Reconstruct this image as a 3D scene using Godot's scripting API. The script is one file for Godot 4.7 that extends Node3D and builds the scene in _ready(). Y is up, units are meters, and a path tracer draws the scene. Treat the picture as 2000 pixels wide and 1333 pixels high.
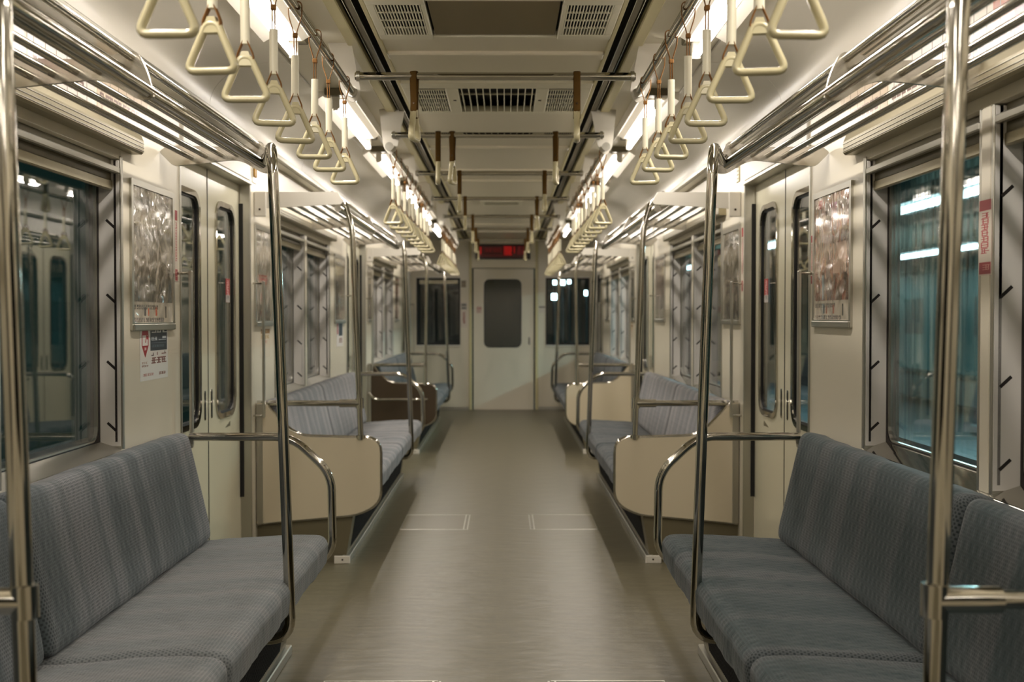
extends Node3D
# Interior of an empty night train. x: across the car (0 = centre line), y: up from the floor, depth d = -z from the camera.

var org := Vector3.ZERO
var V := PackedVector3Array()
var N := PackedVector3Array()
var U := PackedVector2Array()
var names := {}
var M := {}

# ------------------------------------------------------------------ naming
func numbered(called: String) -> String:
	if not names.has(called):
		names[called] = 0
		return called
	names[called] += 1
	return "%s_%03d" % [called, names[called]]

func thing(called: String, label: String, category: String, at := Vector3.ZERO, group := "") -> Node3D:
	var o := Node3D.new()
	o.name = numbered(called)
	add_child(o, true)
	o.position = at
	o.set_meta("label", label)
	o.set_meta("category", category)
	if group != "":
		o.set_meta("group", group)
	org = at
	return o

func structure(called: String, label := "") -> Node3D:
	var o := Node3D.new()
	o.name = numbered(called)
	add_child(o, true)
	o.set_meta("kind", "structure")
	if label != "":
		o.set_meta("label", label)
	org = Vector3.ZERO
	return o

func part(called: String, mat: Material, parent: Node3D, stuff := false) -> MeshInstance3D:
	var o := MeshInstance3D.new()
	o.name = called
	o.mesh = commit()
	o.material_override = mat
	o.cast_shadow = GeometryInstance3D.SHADOW_CASTING_SETTING_ON
	parent.add_child(o, true)
	if stuff:
		o.set_meta("kind", "stuff")
	return o

func commit() -> ArrayMesh:
	var a := []
	a.resize(Mesh.ARRAY_MAX)
	a[Mesh.ARRAY_VERTEX] = V
	a[Mesh.ARRAY_NORMAL] = N
	a[Mesh.ARRAY_TEX_UV] = U
	var m := ArrayMesh.new()
	m.add_surface_from_arrays(Mesh.PRIMITIVE_TRIANGLES, a)
	V = PackedVector3Array()
	N = PackedVector3Array()
	U = PackedVector2Array()
	return m

# ------------------------------------------------------------------ geometry
func P(x: float, y: float, d: float) -> Vector3:
	return Vector3(x, y, -d)

func tri(a: Vector3, b: Vector3, c: Vector3, na: Vector3, nb: Vector3, nc: Vector3, ua := Vector2.ZERO, ub := Vector2.ZERO, uc := Vector2.ZERO) -> void:
	V.append(a - org)
	N.append(na)
	U.append(ua)
	if (c - a).cross(b - a).dot(na + nb + nc) < 0.0:
		V.append(c - org); N.append(nc); U.append(uc)
		V.append(b - org); N.append(nb); U.append(ub)
	else:
		V.append(b - org); N.append(nb); U.append(ub)
		V.append(c - org); N.append(nc); U.append(uc)

func quad(a: Vector3, b: Vector3, c: Vector3, d: Vector3, n: Vector3) -> void:
	tri(a, b, c, n, n, n, Vector2(0, 0), Vector2(1, 0), Vector2(1, 1))
	tri(a, c, d, n, n, n, Vector2(0, 0), Vector2(1, 1), Vector2(0, 1))

# chamfered box between two corners (x0,y0,d0)-(x1,y1,d1)
func box(x0: float, x1: float, y0: float, y1: float, d0: float, d1: float, bev := 0.002) -> void:
	obox(Vector3((x0 + x1) / 2, (y0 + y1) / 2, -(d0 + d1) / 2), Vector3(absf(x1 - x0), absf(y1 - y0), absf(d1 - d0)) / 2, Basis.IDENTITY, bev)

func obox(c: Vector3, h: Vector3, bs: Basis, bev := 0.002) -> void:
	var b: float = minf(bev, 0.45 * minf(h.x, minf(h.y, h.z)))
	for i in 3:
		var j := (i + 1) % 3
		var k := (i + 2) % 3
		for s in [-1.0, 1.0]:
			var q := []
			for t in [[-1, -1], [1, -1], [1, 1], [-1, 1]]:
				var p := Vector3.ZERO
				p[i] = s * h[i]
				p[j] = t[0] * (h[j] - b)
				p[k] = t[1] * (h[k] - b)
				q.append(c + bs * p)
			var n := Vector3.ZERO
			n[i] = s
			quad(q[0], q[1], q[2], q[3], bs * n)
			for t in [-1.0, 1.0]:
				var e := []
				for w in [[0, -1], [0, 1], [1, 1], [1, -1]]:
					var p := Vector3.ZERO
					p[i] = s * (h[i] - (b if w[0] else 0.0))
					p[j] = t * (h[j] - (0.0 if w[0] else b))
					p[k] = w[1] * (h[k] - b)
					e.append(c + bs * p)
				var n2 := Vector3.ZERO
				n2[i] = s
				n2[j] = t
				quad(e[0], e[1], e[2], e[3], bs * n2.normalized())

func path_round(pts: Array, r: float, n := 6) -> PackedVector3Array:
	var out := PackedVector3Array()
	out.append(pts[0])
	for i in range(1, pts.size() - 1):
		var a: Vector3 = pts[i - 1]
		var b: Vector3 = pts[i]
		var c: Vector3 = pts[i + 1]
		var t: float = minf(r, 0.48 * minf(a.distance_to(b), b.distance_to(c)))
		var p := b + (a - b).normalized() * t
		var q := b + (c - b).normalized() * t
		for k in n + 1:
			var u := float(k) / n
			out.append(p.lerp(b, u).lerp(b.lerp(q, u), u))
	out.append(pts[-1])
	return out

# tube of elliptical section along a path
func tube(pts: PackedVector3Array, r: float, sides := 12, closed := false, r2 := -1.0, up := Vector3.ZERO) -> void:
	if r2 < 0.0:
		r2 = r
	var n := pts.size()
	var rings := []
	var norms := []
	var ref := up
	var last := Vector3.ZERO
	for i in n:
		var a: Vector3 = pts[(i - 1 + n) % n] if closed or i > 0 else pts[i]
		var b: Vector3 = pts[(i + 1) % n] if closed or i < n - 1 else pts[i]
		var t := (b - a).normalized()
		if ref == Vector3.ZERO:
			ref = Vector3.UP if absf(t.y) < 0.9 else Vector3.RIGHT
		if up == Vector3.ZERO and last != Vector3.ZERO:
			ref = Quaternion(last, t) * ref if last.dot(t) > -0.999 else ref
		last = t
		var s := t.cross(ref).normalized()
		var u := s.cross(t).normalized()
		if up == Vector3.ZERO:
			ref = u
		var ring := PackedVector3Array()
		var nr := PackedVector3Array()
		for k in sides:
			var g := TAU * k / sides
			ring.append(pts[i] + s * (cos(g) * r) + u * (sin(g) * r2))
			nr.append((s * (cos(g) / r) + u * (sin(g) / r2)).normalized())
		rings.append(ring)
		norms.append(nr)
	for i in (n if closed else n - 1):
		var i2 := (i + 1) % n
		for k in sides:
			var k2 := (k + 1) % sides
			tri(rings[i][k], rings[i][k2], rings[i2][k2], norms[i][k], norms[i][k2], norms[i2][k2])
			tri(rings[i][k], rings[i2][k2], rings[i2][k], norms[i][k], norms[i2][k2], norms[i2][k])
	if not closed:
		for e in [0, n - 1]:
			var nn := (pts[0] - pts[1]).normalized() if e == 0 else (pts[n - 1] - pts[n - 2]).normalized()
			for k in sides:
				tri(pts[e], rings[e][k], rings[e][(k + 1) % sides], nn, nn, nn)

func rod(a: Vector3, b: Vector3, r: float, sides := 12) -> void:
	tube(PackedVector3Array([a, b]), r, sides)

# a polygon in the plane (origin o, axes u, v) given thickness t along w, edges slightly chamfered
func slab(poly: PackedVector2Array, o: Vector3, u: Vector3, v: Vector3, w: Vector3, t: float) -> void:
	var idx := Geometry2D.triangulate_polygon(poly)
	for s in [0.0, 1.0]:
		var n: Vector3 = w * (1.0 if s else -1.0)
		for i in range(0, idx.size(), 3):
			var q := []
			for k in 3:
				var p: Vector2 = poly[idx[i + k]]
				q.append(o + u * p.x + v * p.y + w * (t * s))
			tri(q[0], q[1], q[2], n, n, n, poly[idx[i]], poly[idx[i + 1]], poly[idx[i + 2]])
	var area := 0.0
	for i in poly.size():
		area += poly[i].cross(poly[(i + 1) % poly.size()])
	for i in poly.size():
		var a: Vector2 = poly[i]
		var b: Vector2 = poly[(i + 1) % poly.size()]
		var e := b - a
		var out := Vector2(e.y, -e.x).normalized() * signf(area)
		quad(o + u * a.x + v * a.y, o + u * b.x + v * b.y, o + u * b.x + v * b.y + w * t, o + u * a.x + v * a.y + w * t, u * out.x + v * out.y)

func rrect(cx: float, cy: float, hw: float, hh: float, r: float, n := 5) -> PackedVector2Array:
	var out := PackedVector2Array()
	for q in 4:
		var sx: float = [1, -1, -1, 1][q]
		var sy: float = [1, 1, -1, -1][q]
		for k in n + 1:
			var g := PI / 2 * (q + float(k) / n)
			out.append(Vector2(cx + sx * (hw - r) + r * cos(g), cy + sy * (hh - r) + r * sin(g)))
	return out

# plate with a hole; outer and inner have the same count
func ring_plate(outer: PackedVector2Array, inner: PackedVector2Array, o: Vector3, u: Vector3, v: Vector3, w: Vector3, t: float) -> void:
	var n := outer.size()
	for i in n:
		var j := (i + 1) % n
		for s in [0.0, 1.0]:
			var f: Vector3 = o + w * (t * s)
			quad(f + u * outer[i].x + v * outer[i].y, f + u * outer[j].x + v * outer[j].y, f + u * inner[j].x + v * inner[j].y, f + u * inner[i].x + v * inner[i].y, w * (1.0 if s else -1.0))
		var c := Vector2.ZERO
		for p in inner:
			c += p / n
		for k in 2:
			var a: Vector2 = outer[i] if k == 0 else inner[i]
			var b: Vector2 = outer[j] if k == 0 else inner[j]
			var e := Vector2((b - a).y, -(b - a).x).normalized()
			if e == Vector2.ZERO:
				continue
			if e.dot((a + b) / 2 - c) * (1 if k == 0 else -1) < 0:
				e = -e
			quad(o + u * a.x + v * a.y, o + u * b.x + v * b.y, o + u * b.x + v * b.y + w * t, o + u * a.x + v * a.y + w * t, u * e.x + v * e.y)

# smooth outline with rounded corners
func outline(pts: Array, rad: Array, n := 5) -> PackedVector2Array:
	var out := PackedVector2Array()
	var m := pts.size()
	for i in m:
		var a: Vector2 = pts[(i - 1 + m) % m]
		var b: Vector2 = pts[i]
		var c: Vector2 = pts[(i + 1) % m]
		var t: float = minf(rad[i], 0.49 * minf(a.distance_to(b), b.distance_to(c)))
		var p := b + (a - b).normalized() * t
		var q := b + (c - b).normalized() * t
		for k in n + 1:
			var u := float(k) / n
			out.append(p.lerp(b, u).lerp(b.lerp(q, u), u))
	return out

func refine(o: PackedVector2Array, step: float) -> PackedVector2Array:
	var out := PackedVector2Array()
	for i in o.size():
		var a := o[i]
		var b := o[(i + 1) % o.size()]
		var n: int = maxi(1, int(a.distance_to(b) / step))
		for k in n:
			out.append(a.lerp(b, float(k) / n))
	return out

# a stuffed cushion: closed outline (x, y) swept from depth d0 to d1 with rounded ends; bump pushes the surface
func cushion(o: PackedVector2Array, s: float, d0: float, d1: float, r: float, noise: FastNoiseLite, amp: float, crease := 0.0) -> void:
	var m := o.size()
	var nrm := PackedVector2Array()
	var area := 0.0
	for i in m:
		area += o[i].cross(o[(i + 1) % m])
	for i in m:
		var e := (o[(i + 1) % m] - o[(i - 1 + m) % m]).normalized()
		nrm.append(Vector2(e.y, -e.x) * signf(area))
	var st := []
	for k in 6:
		st.append([d0 + r * (1 - cos(PI / 2 * (1 - k / 5.0))) * 1.0 if false else d0 + r * (1 - sin(PI / 2 * (k / 5.0)) if false else 1 - cos(PI / 2 * k / 5.0)), r * (1 - sin(PI / 2 * k / 5.0))])
	var nm: int = maxi(4, int((d1 - d0 - 2 * r) / 0.03))
	for k in range(1, nm):
		st.append([d0 + r + (d1 - d0 - 2 * r) * k / nm, 0.0])
	for k in range(5, -1, -1):
		st.append([d1 - r * (1 - cos(PI / 2 * k / 5.0)), r * (1 - sin(PI / 2 * k / 5.0))])
	var g := []
	var al := [0.0]
	for j in m:
		al.append(al[-1] + o[j].distance_to(o[(j + 1) % m]))
	for q in st:
		var ring := PackedVector3Array()
		for j in m:
			var p: Vector2 = o[j] - nrm[j] * float(q[1])
			var k := 1.0 if q[1] == 0.0 else 0.3
			var b: float = amp * k * noise.get_noise_3d(p.x * 100, p.y * 100, q[0] * 100)
			if crease > 0.0:
				b -= crease * k * pow(maxf(0.0, 1.0 - absf(noise.get_noise_2d(q[0] * 260 + p.x * 60, p.x * 40)) * 9.0), 2.0)
			p += nrm[j] * b
			ring.append(Vector3(s * p.x, p.y, -q[0]))
		g.append(ring)
	var rows := g.size()
	var nn := []
	for i in rows:
		var r2 := PackedVector3Array()
		for j in m:
			var du: Vector3 = g[mini(i + 1, rows - 1)][j] - g[maxi(i - 1, 0)][j]
			var dv: Vector3 = g[i][(j + 1) % m] - g[i][(j - 1 + m) % m]
			var n := du.cross(dv).normalized()
			var ex := Vector3(s * nrm[j].x, nrm[j].y, 0)
			if n.dot(ex) < 0:
				n = -n
			if i == 0: n = (n * 0.3 + Vector3(0, 0, 1)).normalized()
			if i == rows - 1: n = (n * 0.3 + Vector3(0, 0, -1)).normalized()
			r2.append(n)
		nn.append(r2)
	for i in rows - 1:
		for j in m:
			var k := (j + 1) % m
			var ua := Vector2(st[i][0], al[j])
			var ub := Vector2(st[i][0], al[j + 1])
			var uc := Vector2(st[i + 1][0], al[j + 1])
			var ud := Vector2(st[i + 1][0], al[j])
			tri(g[i][j], g[i][k], g[i + 1][k], nn[i][j], nn[i][k], nn[i + 1][k], ua, ub, uc)
			tri(g[i][j], g[i + 1][k], g[i + 1][j], nn[i][j], nn[i + 1][k], nn[i + 1][j], ua, uc, ud)
	for e in [0, rows - 1]:
		var c := Vector3.ZERO
		for p in g[e]:
			c += p / m
		var n := Vector3(0, 0, 1 if e == 0 else -1)
		for j in m:
			var k := (j + 1) % m
			tri(c, g[e][j], g[e][k], n, n, n, Vector2(c.x, c.y), Vector2(g[e][j].x, g[e][j].y), Vector2(g[e][k].x, g[e][k].y))

# a profile line (x, y) swept along the car, smooth, given a thickness towards +side
func strip(prof: PackedVector2Array, s: float, d0: float, d1: float, thick := 0.0) -> void:
	var m := prof.size()
	for j in m - 1:
		var e: Array = []
		for q in [j, j + 1]:
			var a: Vector2 = prof[maxi(q - 1, 0)]
			var b: Vector2 = prof[mini(q + 1, m - 1)]
			var t := (b - a).normalized()
			e.append(Vector3(s * t.y, -t.x, 0) )
		var a3 := Vector3(s * prof[j].x, prof[j].y, 0)
		var b3 := Vector3(s * prof[j + 1].x, prof[j + 1].y, 0)
		var z0 := Vector3(0, 0, -d0)
		var z1 := Vector3(0, 0, -d1)
		tri(a3 + z0, b3 + z0, b3 + z1, e[0], e[1], e[1])
		tri(a3 + z0, b3 + z1, a3 + z1, e[0], e[1], e[0])
		if thick > 0.0:
			var o0: Vector3 = a3 - e[0] * thick
			var o1: Vector3 = b3 - e[1] * thick
			tri(o0 + z0, o1 + z0, o1 + z1, -e[0], -e[1], -e[1])
			tri(o0 + z0, o1 + z1, o0 + z1, -e[0], -e[1], -e[0])
			for z in [z0, z1]:
				var n := Vector3(0, 0, 1 if z == z0 else -1)
				quad(a3 + z, b3 + z, o1 + z, o0 + z, n)
			if j == 0:
				quad(a3 + z0, a3 + z1, o0 + z1, o0 + z0, (a3 - b3).normalized())
			if j == m - 2:
				quad(b3 + z0, b3 + z1, o1 + z1, o1 + z0, (b3 - a3).normalized())

# ------------------------------------------------------------------ materials
func mat(called: String, c: Color, rough: float, metal := 0.0, spec := 0.5) -> StandardMaterial3D:
	var m := StandardMaterial3D.new()
	m.resource_name = called
	m.albedo_color = c
	m.roughness = rough
	m.metallic = metal
	m.metallic_specular = spec
	M[called] = m
	return m

func noise_tex(freq: float, w: int, h: int, seed_: int, ramp: Gradient = null, oct := 4) -> NoiseTexture2D:
	var n := FastNoiseLite.new()
	n.seed = seed_
	n.frequency = freq
	n.fractal_octaves = oct
	var t := NoiseTexture2D.new()
	t.width = w
	t.height = h
	t.seamless = true
	t.noise = n
	if ramp:
		t.color_ramp = ramp
	return t

func grad(a: Color, b: Color) -> Gradient:
	var g := Gradient.new()
	g.set_color(0, a)
	g.set_color(1, b)
	return g

func cloth(called: String, base: Color, dark: Color, lilac: Color, seed_: int) -> void:
	var n := 1024
	var im := Image.create(n, n, false, Image.FORMAT_RGB8)
	var hm := Image.create(256, 256, false, Image.FORMAT_RGB8)
	var f := FastNoiseLite.new()
	f.seed = seed_
	f.frequency = 0.0055
	var band := PackedFloat32Array()
	for x in n:
		var a := f.get_noise_1d(x) * (1.0 - x / float(n)) + f.get_noise_1d(x - n) * (x / float(n))
		band.append(clampf(0.42 + a * 2.6, 0, 1))
	var bytes := PackedByteArray()
	bytes.resize(n * n * 3)
	var per := 8
	for y in n:
		var row := (y / per) % 2
		for x in n:
			var px := (x + row * (per / 2)) % per
			var py := y % per
			var k := 1.0 if (px < 4 and py < 5) else 0.0
			var c := base.lerp(lilac, band[x])
			c = c.lerp(dark, k * 0.85)
			var i := (y * n + x) * 3
			bytes[i] = int(c.r * 255)
			bytes[i + 1] = int(c.g * 255)
			bytes[i + 2] = int(c.b * 255)
	im = Image.create_from_data(n, n, false, Image.FORMAT_RGB8, bytes)
	for y in 256:
		var row := (y / 8) % 2
		for x in 256:
			var px := (x + row * 4) % 8
			var k := 0.35 if (px < 4 and y % 8 < 5) else 0.75
			hm.set_pixel(x, y, Color(k, k, k))
	var m := mat(called, Color.WHITE, 0.9)
	m.albedo_texture = ImageTexture.create_from_image(im)
	m.uv1_scale = Vector3(0.85, 0.85, 1)
	m.rim_enabled = true
	m.rim = 0.25
	m.rim_tint = 0.4
	m.normal_enabled = true
	var nm := hm.duplicate()
	nm.bump_map_to_normal_map(1.2)
	m.normal_texture = ImageTexture.create_from_image(nm)
	m.normal_scale = 0.4

func make_materials() -> void:
	var m: StandardMaterial3D
	mat("cream_wall", Color(0.83, 0.80, 0.725), 0.32)
	mat("cream_panel", Color(0.80, 0.755, 0.655), 0.42)
	mat("door_paint", Color(0.81, 0.79, 0.695), 0.22)
	mat("ceiling_paint", Color(0.88, 0.85, 0.77), 0.38)
	mat("cove_paint", Color(0.83, 0.81, 0.765), 0.3)
	mat("white_paint", Color(0.85, 0.83, 0.785), 0.35)
	mat("grille_paint", Color(0.90, 0.88, 0.80), 0.45)
	mat("brown_panel", Color(0.46, 0.405, 0.27), 0.5)
	mat("dark_partition", Color(0.235, 0.18, 0.11), 0.4)
	mat("base_grey", Color(0.40, 0.37, 0.28), 0.45)
	mat("dark_void", Color(0.03, 0.028, 0.022), 0.8)
	mat("rubber", Color(0.035, 0.028, 0.024), 0.55)
	mat("brown_rubber", Color(0.10, 0.065, 0.05), 0.5)
	mat("steel", Color(0.72, 0.705, 0.665), 0.075, 1.0)
	mat("brushed", Color(0.72, 0.71, 0.67), 0.34, 1.0)
	mat("jamb_metal", Color(0.80, 0.785, 0.76), 0.4, 0.0)
	mat("satin_plate", Color(0.72, 0.70, 0.655), 0.2, 0.8)
	mat("olive_aluminium", Color(0.40, 0.365, 0.25), 0.38, 0.6)
	mat("cream_strip", Color(0.80, 0.76, 0.58), 0.35)
	mat("ring_plastic", Color(0.76, 0.725, 0.585), 0.22)
	mat("sleeve_plastic", Color(0.84, 0.815, 0.72), 0.35)
	mat("leather", Color(0.50, 0.35, 0.19), 0.7, 0.0, 0.25)
	mat("leather_band", Color(0.33, 0.24, 0.105), 0.75, 0.0, 0.2)
	mat("blind_metal", Color(0.62, 0.585, 0.48), 0.36, 0.55)
	mat("paper", Color(0.90, 0.885, 0.85), 0.5)
	mat("red_print", Color(0.66, 0.09, 0.12), 0.5)
	mat("brass", Color(0.62, 0.48, 0.22), 0.3, 0.8)
	mat("screw", Color(0.25, 0.2, 0.14), 0.4, 0.8)
	m = mat("floor_vinyl", Color.WHITE, 0.40)
	m.albedo_texture = noise_tex(0.02, 512, 512, 3, grad(Color(0.375, 0.355, 0.285), Color(0.43, 0.405, 0.325)), 5)
	m.heightmap_enabled = false
	m.normal_enabled = true
	var nt := noise_tex(0.012, 512, 512, 21)
	nt.as_normal_map = true
	nt.bump_strength = 2.2
	m.normal_texture = nt
	m.normal_scale = 0.55
	m.uv1_scale = Vector3(42, 1.28, 1)
	mat("hatch_vinyl", Color(0.405, 0.38, 0.305), 0.40)
	m = mat("glass", Color(0.06, 0.20, 0.17, 0.05), 0.0)
	m.transparency = BaseMaterial3D.TRANSPARENCY_ALPHA
	m = mat("clear_glass", Color(0.10, 0.22, 0.21, 0.10), 0.0)
	m.transparency = BaseMaterial3D.TRANSPARENCY_ALPHA
	# fogged, streaked moisture on the glass
	var fim := Image.create(256, 256, false, Image.FORMAT_RGBA8)
	var fn := FastNoiseLite.new()
	fn.seed = 19
	fn.frequency = 0.06
	for y in 256:
		for x in 256:
			var a := clampf(0.20 + 0.38 * fn.get_noise_2d(x * 1.6, y * 0.09) + 0.12 * fn.get_noise_2d(x * 0.2, y * 0.2), 0, 1)
			a *= clampf(1.25 - y / 200.0, 0.25, 1.0)
			fim.set_pixel(x, y, Color(0.5, 0.68, 0.68, a * 0.9))
	m = mat("mist_film", Color.WHITE, 0.6)
	m.albedo_texture = ImageTexture.create_from_image(fim)
	m.transparency = BaseMaterial3D.TRANSPARENCY_ALPHA
	m.uv1_scale = Vector3(1.1, -1.0, 1)
	m.uv1_offset = Vector3(0, 1.85, 0)
	m.backlight_enabled = true
	m.backlight = Color(0.4, 0.5, 0.5)
	m = mat("tube_glow", Color(1, 1, 1), 0.3)
	m.emission_enabled = true
	m.emission = Color(1.0, 0.964, 0.922)
	m.emission_energy_multiplier = 9.5
	m = mat("cool_tube_glow", Color(1, 1, 1), 0.3)
	m.emission_enabled = true
	m.emission = Color(0.80, 0.97, 1.0)
	m.emission_energy_multiplier = 9.0
	mat("night_glass", Color(0.01, 0.02, 0.018), 0.03)
	mat("depot_wall", Color(0.27, 0.42, 0.43), 0.7)
	mat("depot_floor", Color(0.03, 0.055, 0.05), 0.7)
	mat("depot_dark", Color(0.05, 0.085, 0.072), 0.7)
	mat("train_side", Color(0.22, 0.32, 0.31), 0.4, 0.3)
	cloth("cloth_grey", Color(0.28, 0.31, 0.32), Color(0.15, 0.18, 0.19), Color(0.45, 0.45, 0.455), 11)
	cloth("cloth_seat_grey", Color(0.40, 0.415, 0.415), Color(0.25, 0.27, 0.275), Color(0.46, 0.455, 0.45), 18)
	cloth("cloth_teal", Color(0.125, 0.195, 0.20), Color(0.05, 0.095, 0.10), Color(0.265, 0.28, 0.285), 12)
	cloth("cloth_pale", Color(0.43, 0.435, 0.445), Color(0.35, 0.355, 0.365), Color(0.57, 0.55, 0.55), 13)
	cloth("cloth_blue", Color(0.205, 0.24, 0.25), Color(0.16, 0.19, 0.20), Color(0.30, 0.31, 0.315), 14)

# ------------------------------------------------------------------ print
func px(im: Image, x: int, y: int, w: int, h: int, c: Color) -> void:
	im.fill_rect(Rect2i(x, y, w, h), c)

# a row or column of block characters, each a few crossing strokes
func glyphs(im: Image, x: int, y: int, count: int, size: int, c: Color, rng: RandomNumberGenerator, down := false) -> void:
	for i in count:
		var ox := x if down else x + i * (size + 1)
		var oy := y + i * (size + 1) if down else y
		var t: int = maxi(1, size / 5)
		for k in 3:
			px(im, ox + rng.randi_range(0, size / 5), oy + k * (size - t) / 2, size - rng.randi_range(0, size / 4), t, c)
		px(im, ox + rng.randi_range(0, size - t), oy, t, size, c)
		px(im, ox + rng.randi_range(0, size - t), oy, t, size, c)

func print_mat(im: Image, rough := 0.45, spec := 0.5) -> StandardMaterial3D:
	var m := StandardMaterial3D.new()
	m.albedo_texture = ImageTexture.create_from_image(im)
	m.roughness = rough
	m.metallic_specular = spec
	return m

var film: NoiseTexture2D

func poster_image(seed_: int, cols: Array, strip_bottom: bool) -> Image:
	var im := Image.create(96, 128, false, Image.FORMAT_RGB8)
	var rng := RandomNumberGenerator.new()
	rng.seed = seed_
	var n := FastNoiseLite.new()
	n.seed = seed_
	n.frequency = 0.05
	for y in 128:
		for x in 96:
			var t := clampf(0.5 + n.get_noise_2d(x, y * 0.35) * 1.1, 0, 0.999) * (cols.size() - 1)
			var c: Color = cols[int(t)].lerp(cols[int(t) + 1], t - int(t))
			im.set_pixel(x, y, c)
	if strip_bottom:
		px(im, 0, 106, 96, 22, Color(0.80, 0.76, 0.69))
		glyphs(im, 4, 109, 11, 4, Color(0.45, 0.4, 0.36), rng)
		glyphs(im, 4, 121, 14, 4, Color(0.5, 0.45, 0.42), rng)
		px(im, 26, 111, 4, 8, Color(0.25, 0.23, 0.22))
		px(im, 34, 112, 3, 7, Color(0.75, 0.35, 0.2))
		px(im, 52, 111, 4, 8, Color(0.72, 0.3, 0.2))
		px(im, 76, 110, 3, 11, Color(0.3, 0.28, 0.26))
	return im

func sheet(called: String, m: Material, parent: Node3D, o: Vector3, u: Vector3, v: Vector3) -> MeshInstance3D:
	# a printed sheet 0.6 mm thick: o is its lower left corner as read, u and v its sides
	var w := u.cross(v).normalized() * 0.0006
	var n := w.normalized()
	tri(o + w, o + u + w, o + u + v + w, n, n, n, Vector2(0, 1), Vector2(1, 1), Vector2(1, 0))
	tri(o + w, o + u + v + w, o + v + w, n, n, n, Vector2(0, 1), Vector2(1, 0), Vector2(0, 0))
	quad(o, o + u, o + u + w, o + w, -v.normalized())
	quad(o + v, o + u + v, o + u + v + w, o + v + w, v.normalized())
	quad(o, o + v, o + v + w, o + w, -u.normalized())
	quad(o + u, o + u + v, o + u + v + w, o + u + w, u.normalized())
	return part(called, m, parent)

# ------------------------------------------------------------------ dimensions
const W := 1.30          # inner face of the side walls
const WO := 1.42         # outer face
const REAR := -3.0       # wall behind the camera
const END := 16.1        # end wall
const CEIL := 2.44
const DOORS := [[4.66, 5.92], [9.53, 10.8], [14.55, 15.82]]
const WINDOWS := [[1.95, 3.94], [6.55, 8.58], [11.42, 13.45]]
const BENCH := [[1.2, 4.40], [6.05, 9.3], [10.92, 14.5]]
const LAMPS := [[-2.6, -1.26], [-0.75, 0.59], [1.25, 2.59], [3.13, 4.47], [5.53, 6.87], [7.40, 8.74], [9.25, 10.59], [11.08, 12.42], [12.95, 14.29]]
var side_name := {-1.0: "left", 1.0: "right"}

func _ready() -> void:
	# ---------------- camera, sky, lights, exposure
	var cam := Camera3D.new()
	cam.name = "camera"
	cam.position = Vector3(0.04, 1.325, 0)
	cam.rotation_degrees = Vector3(-1.21, -0.34, 0)
	var at := CameraAttributesPhysical.new()
	at.frustum_focal_length = 39.61
	at.frustum_focus_distance = 3.7
	at.frustum_near = 0.05
	at.frustum_far = 200.0
	at.exposure_aperture = 3.6
	cam.attributes = at
	add_child(cam)
	cam.current = true
	var env := Environment.new()
	env.background_mode = Environment.BG_COLOR
	env.background_color = Color(0.06, 0.12, 0.11)
	env.tonemap_mode = Environment.TONE_MAPPER_LINEAR
	env.tonemap_exposure = 1.2
	env.sdfgi_enabled = true
	env.ssao_enabled = true
	env.ssil_enabled = true
	var we := WorldEnvironment.new()
	we.name = "world_environment"
	we.environment = env
	add_child(we)
	for s in [-1.0, 1.0]:
		for l in LAMPS:
			var a := AreaLight3D.new()
			a.name = numbered("lamp_area_light")
			a.area_size = Vector2(0.03, 1.2)
			a.light_color = Color(1.0, 0.964, 0.922)
			a.light_energy = 1.0
			a.area_range = 30.0
			a.area_attenuation = 2.0
			a.shadow_enabled = true
			a.rotation_degrees = Vector3(-90, 0, 0)
			a.position = P(s * 0.79, 2.331, (l[0] + l[1]) / 2)
			add_child(a)
	make_materials()
	film = noise_tex(0.009, 256, 256, 77, null, 3)
	film.as_normal_map = true
	film.bump_strength = 12.0
	build_shell()
	build_ceiling()
	for s in [-1.0, 1.0]:
		for i in 3:
			build_window(s, i)
			build_door(s, i)
	build_end_wall()
	for s in [-1.0, 1.0]:
		for i in 3:
			build_bench(s, i)
			build_rack(s, i)
			build_strap_rail(s, i)
		build_lamps(s)
	build_cross_rails()
	build_straps()
	build_posters()
	build_outside()

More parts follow.
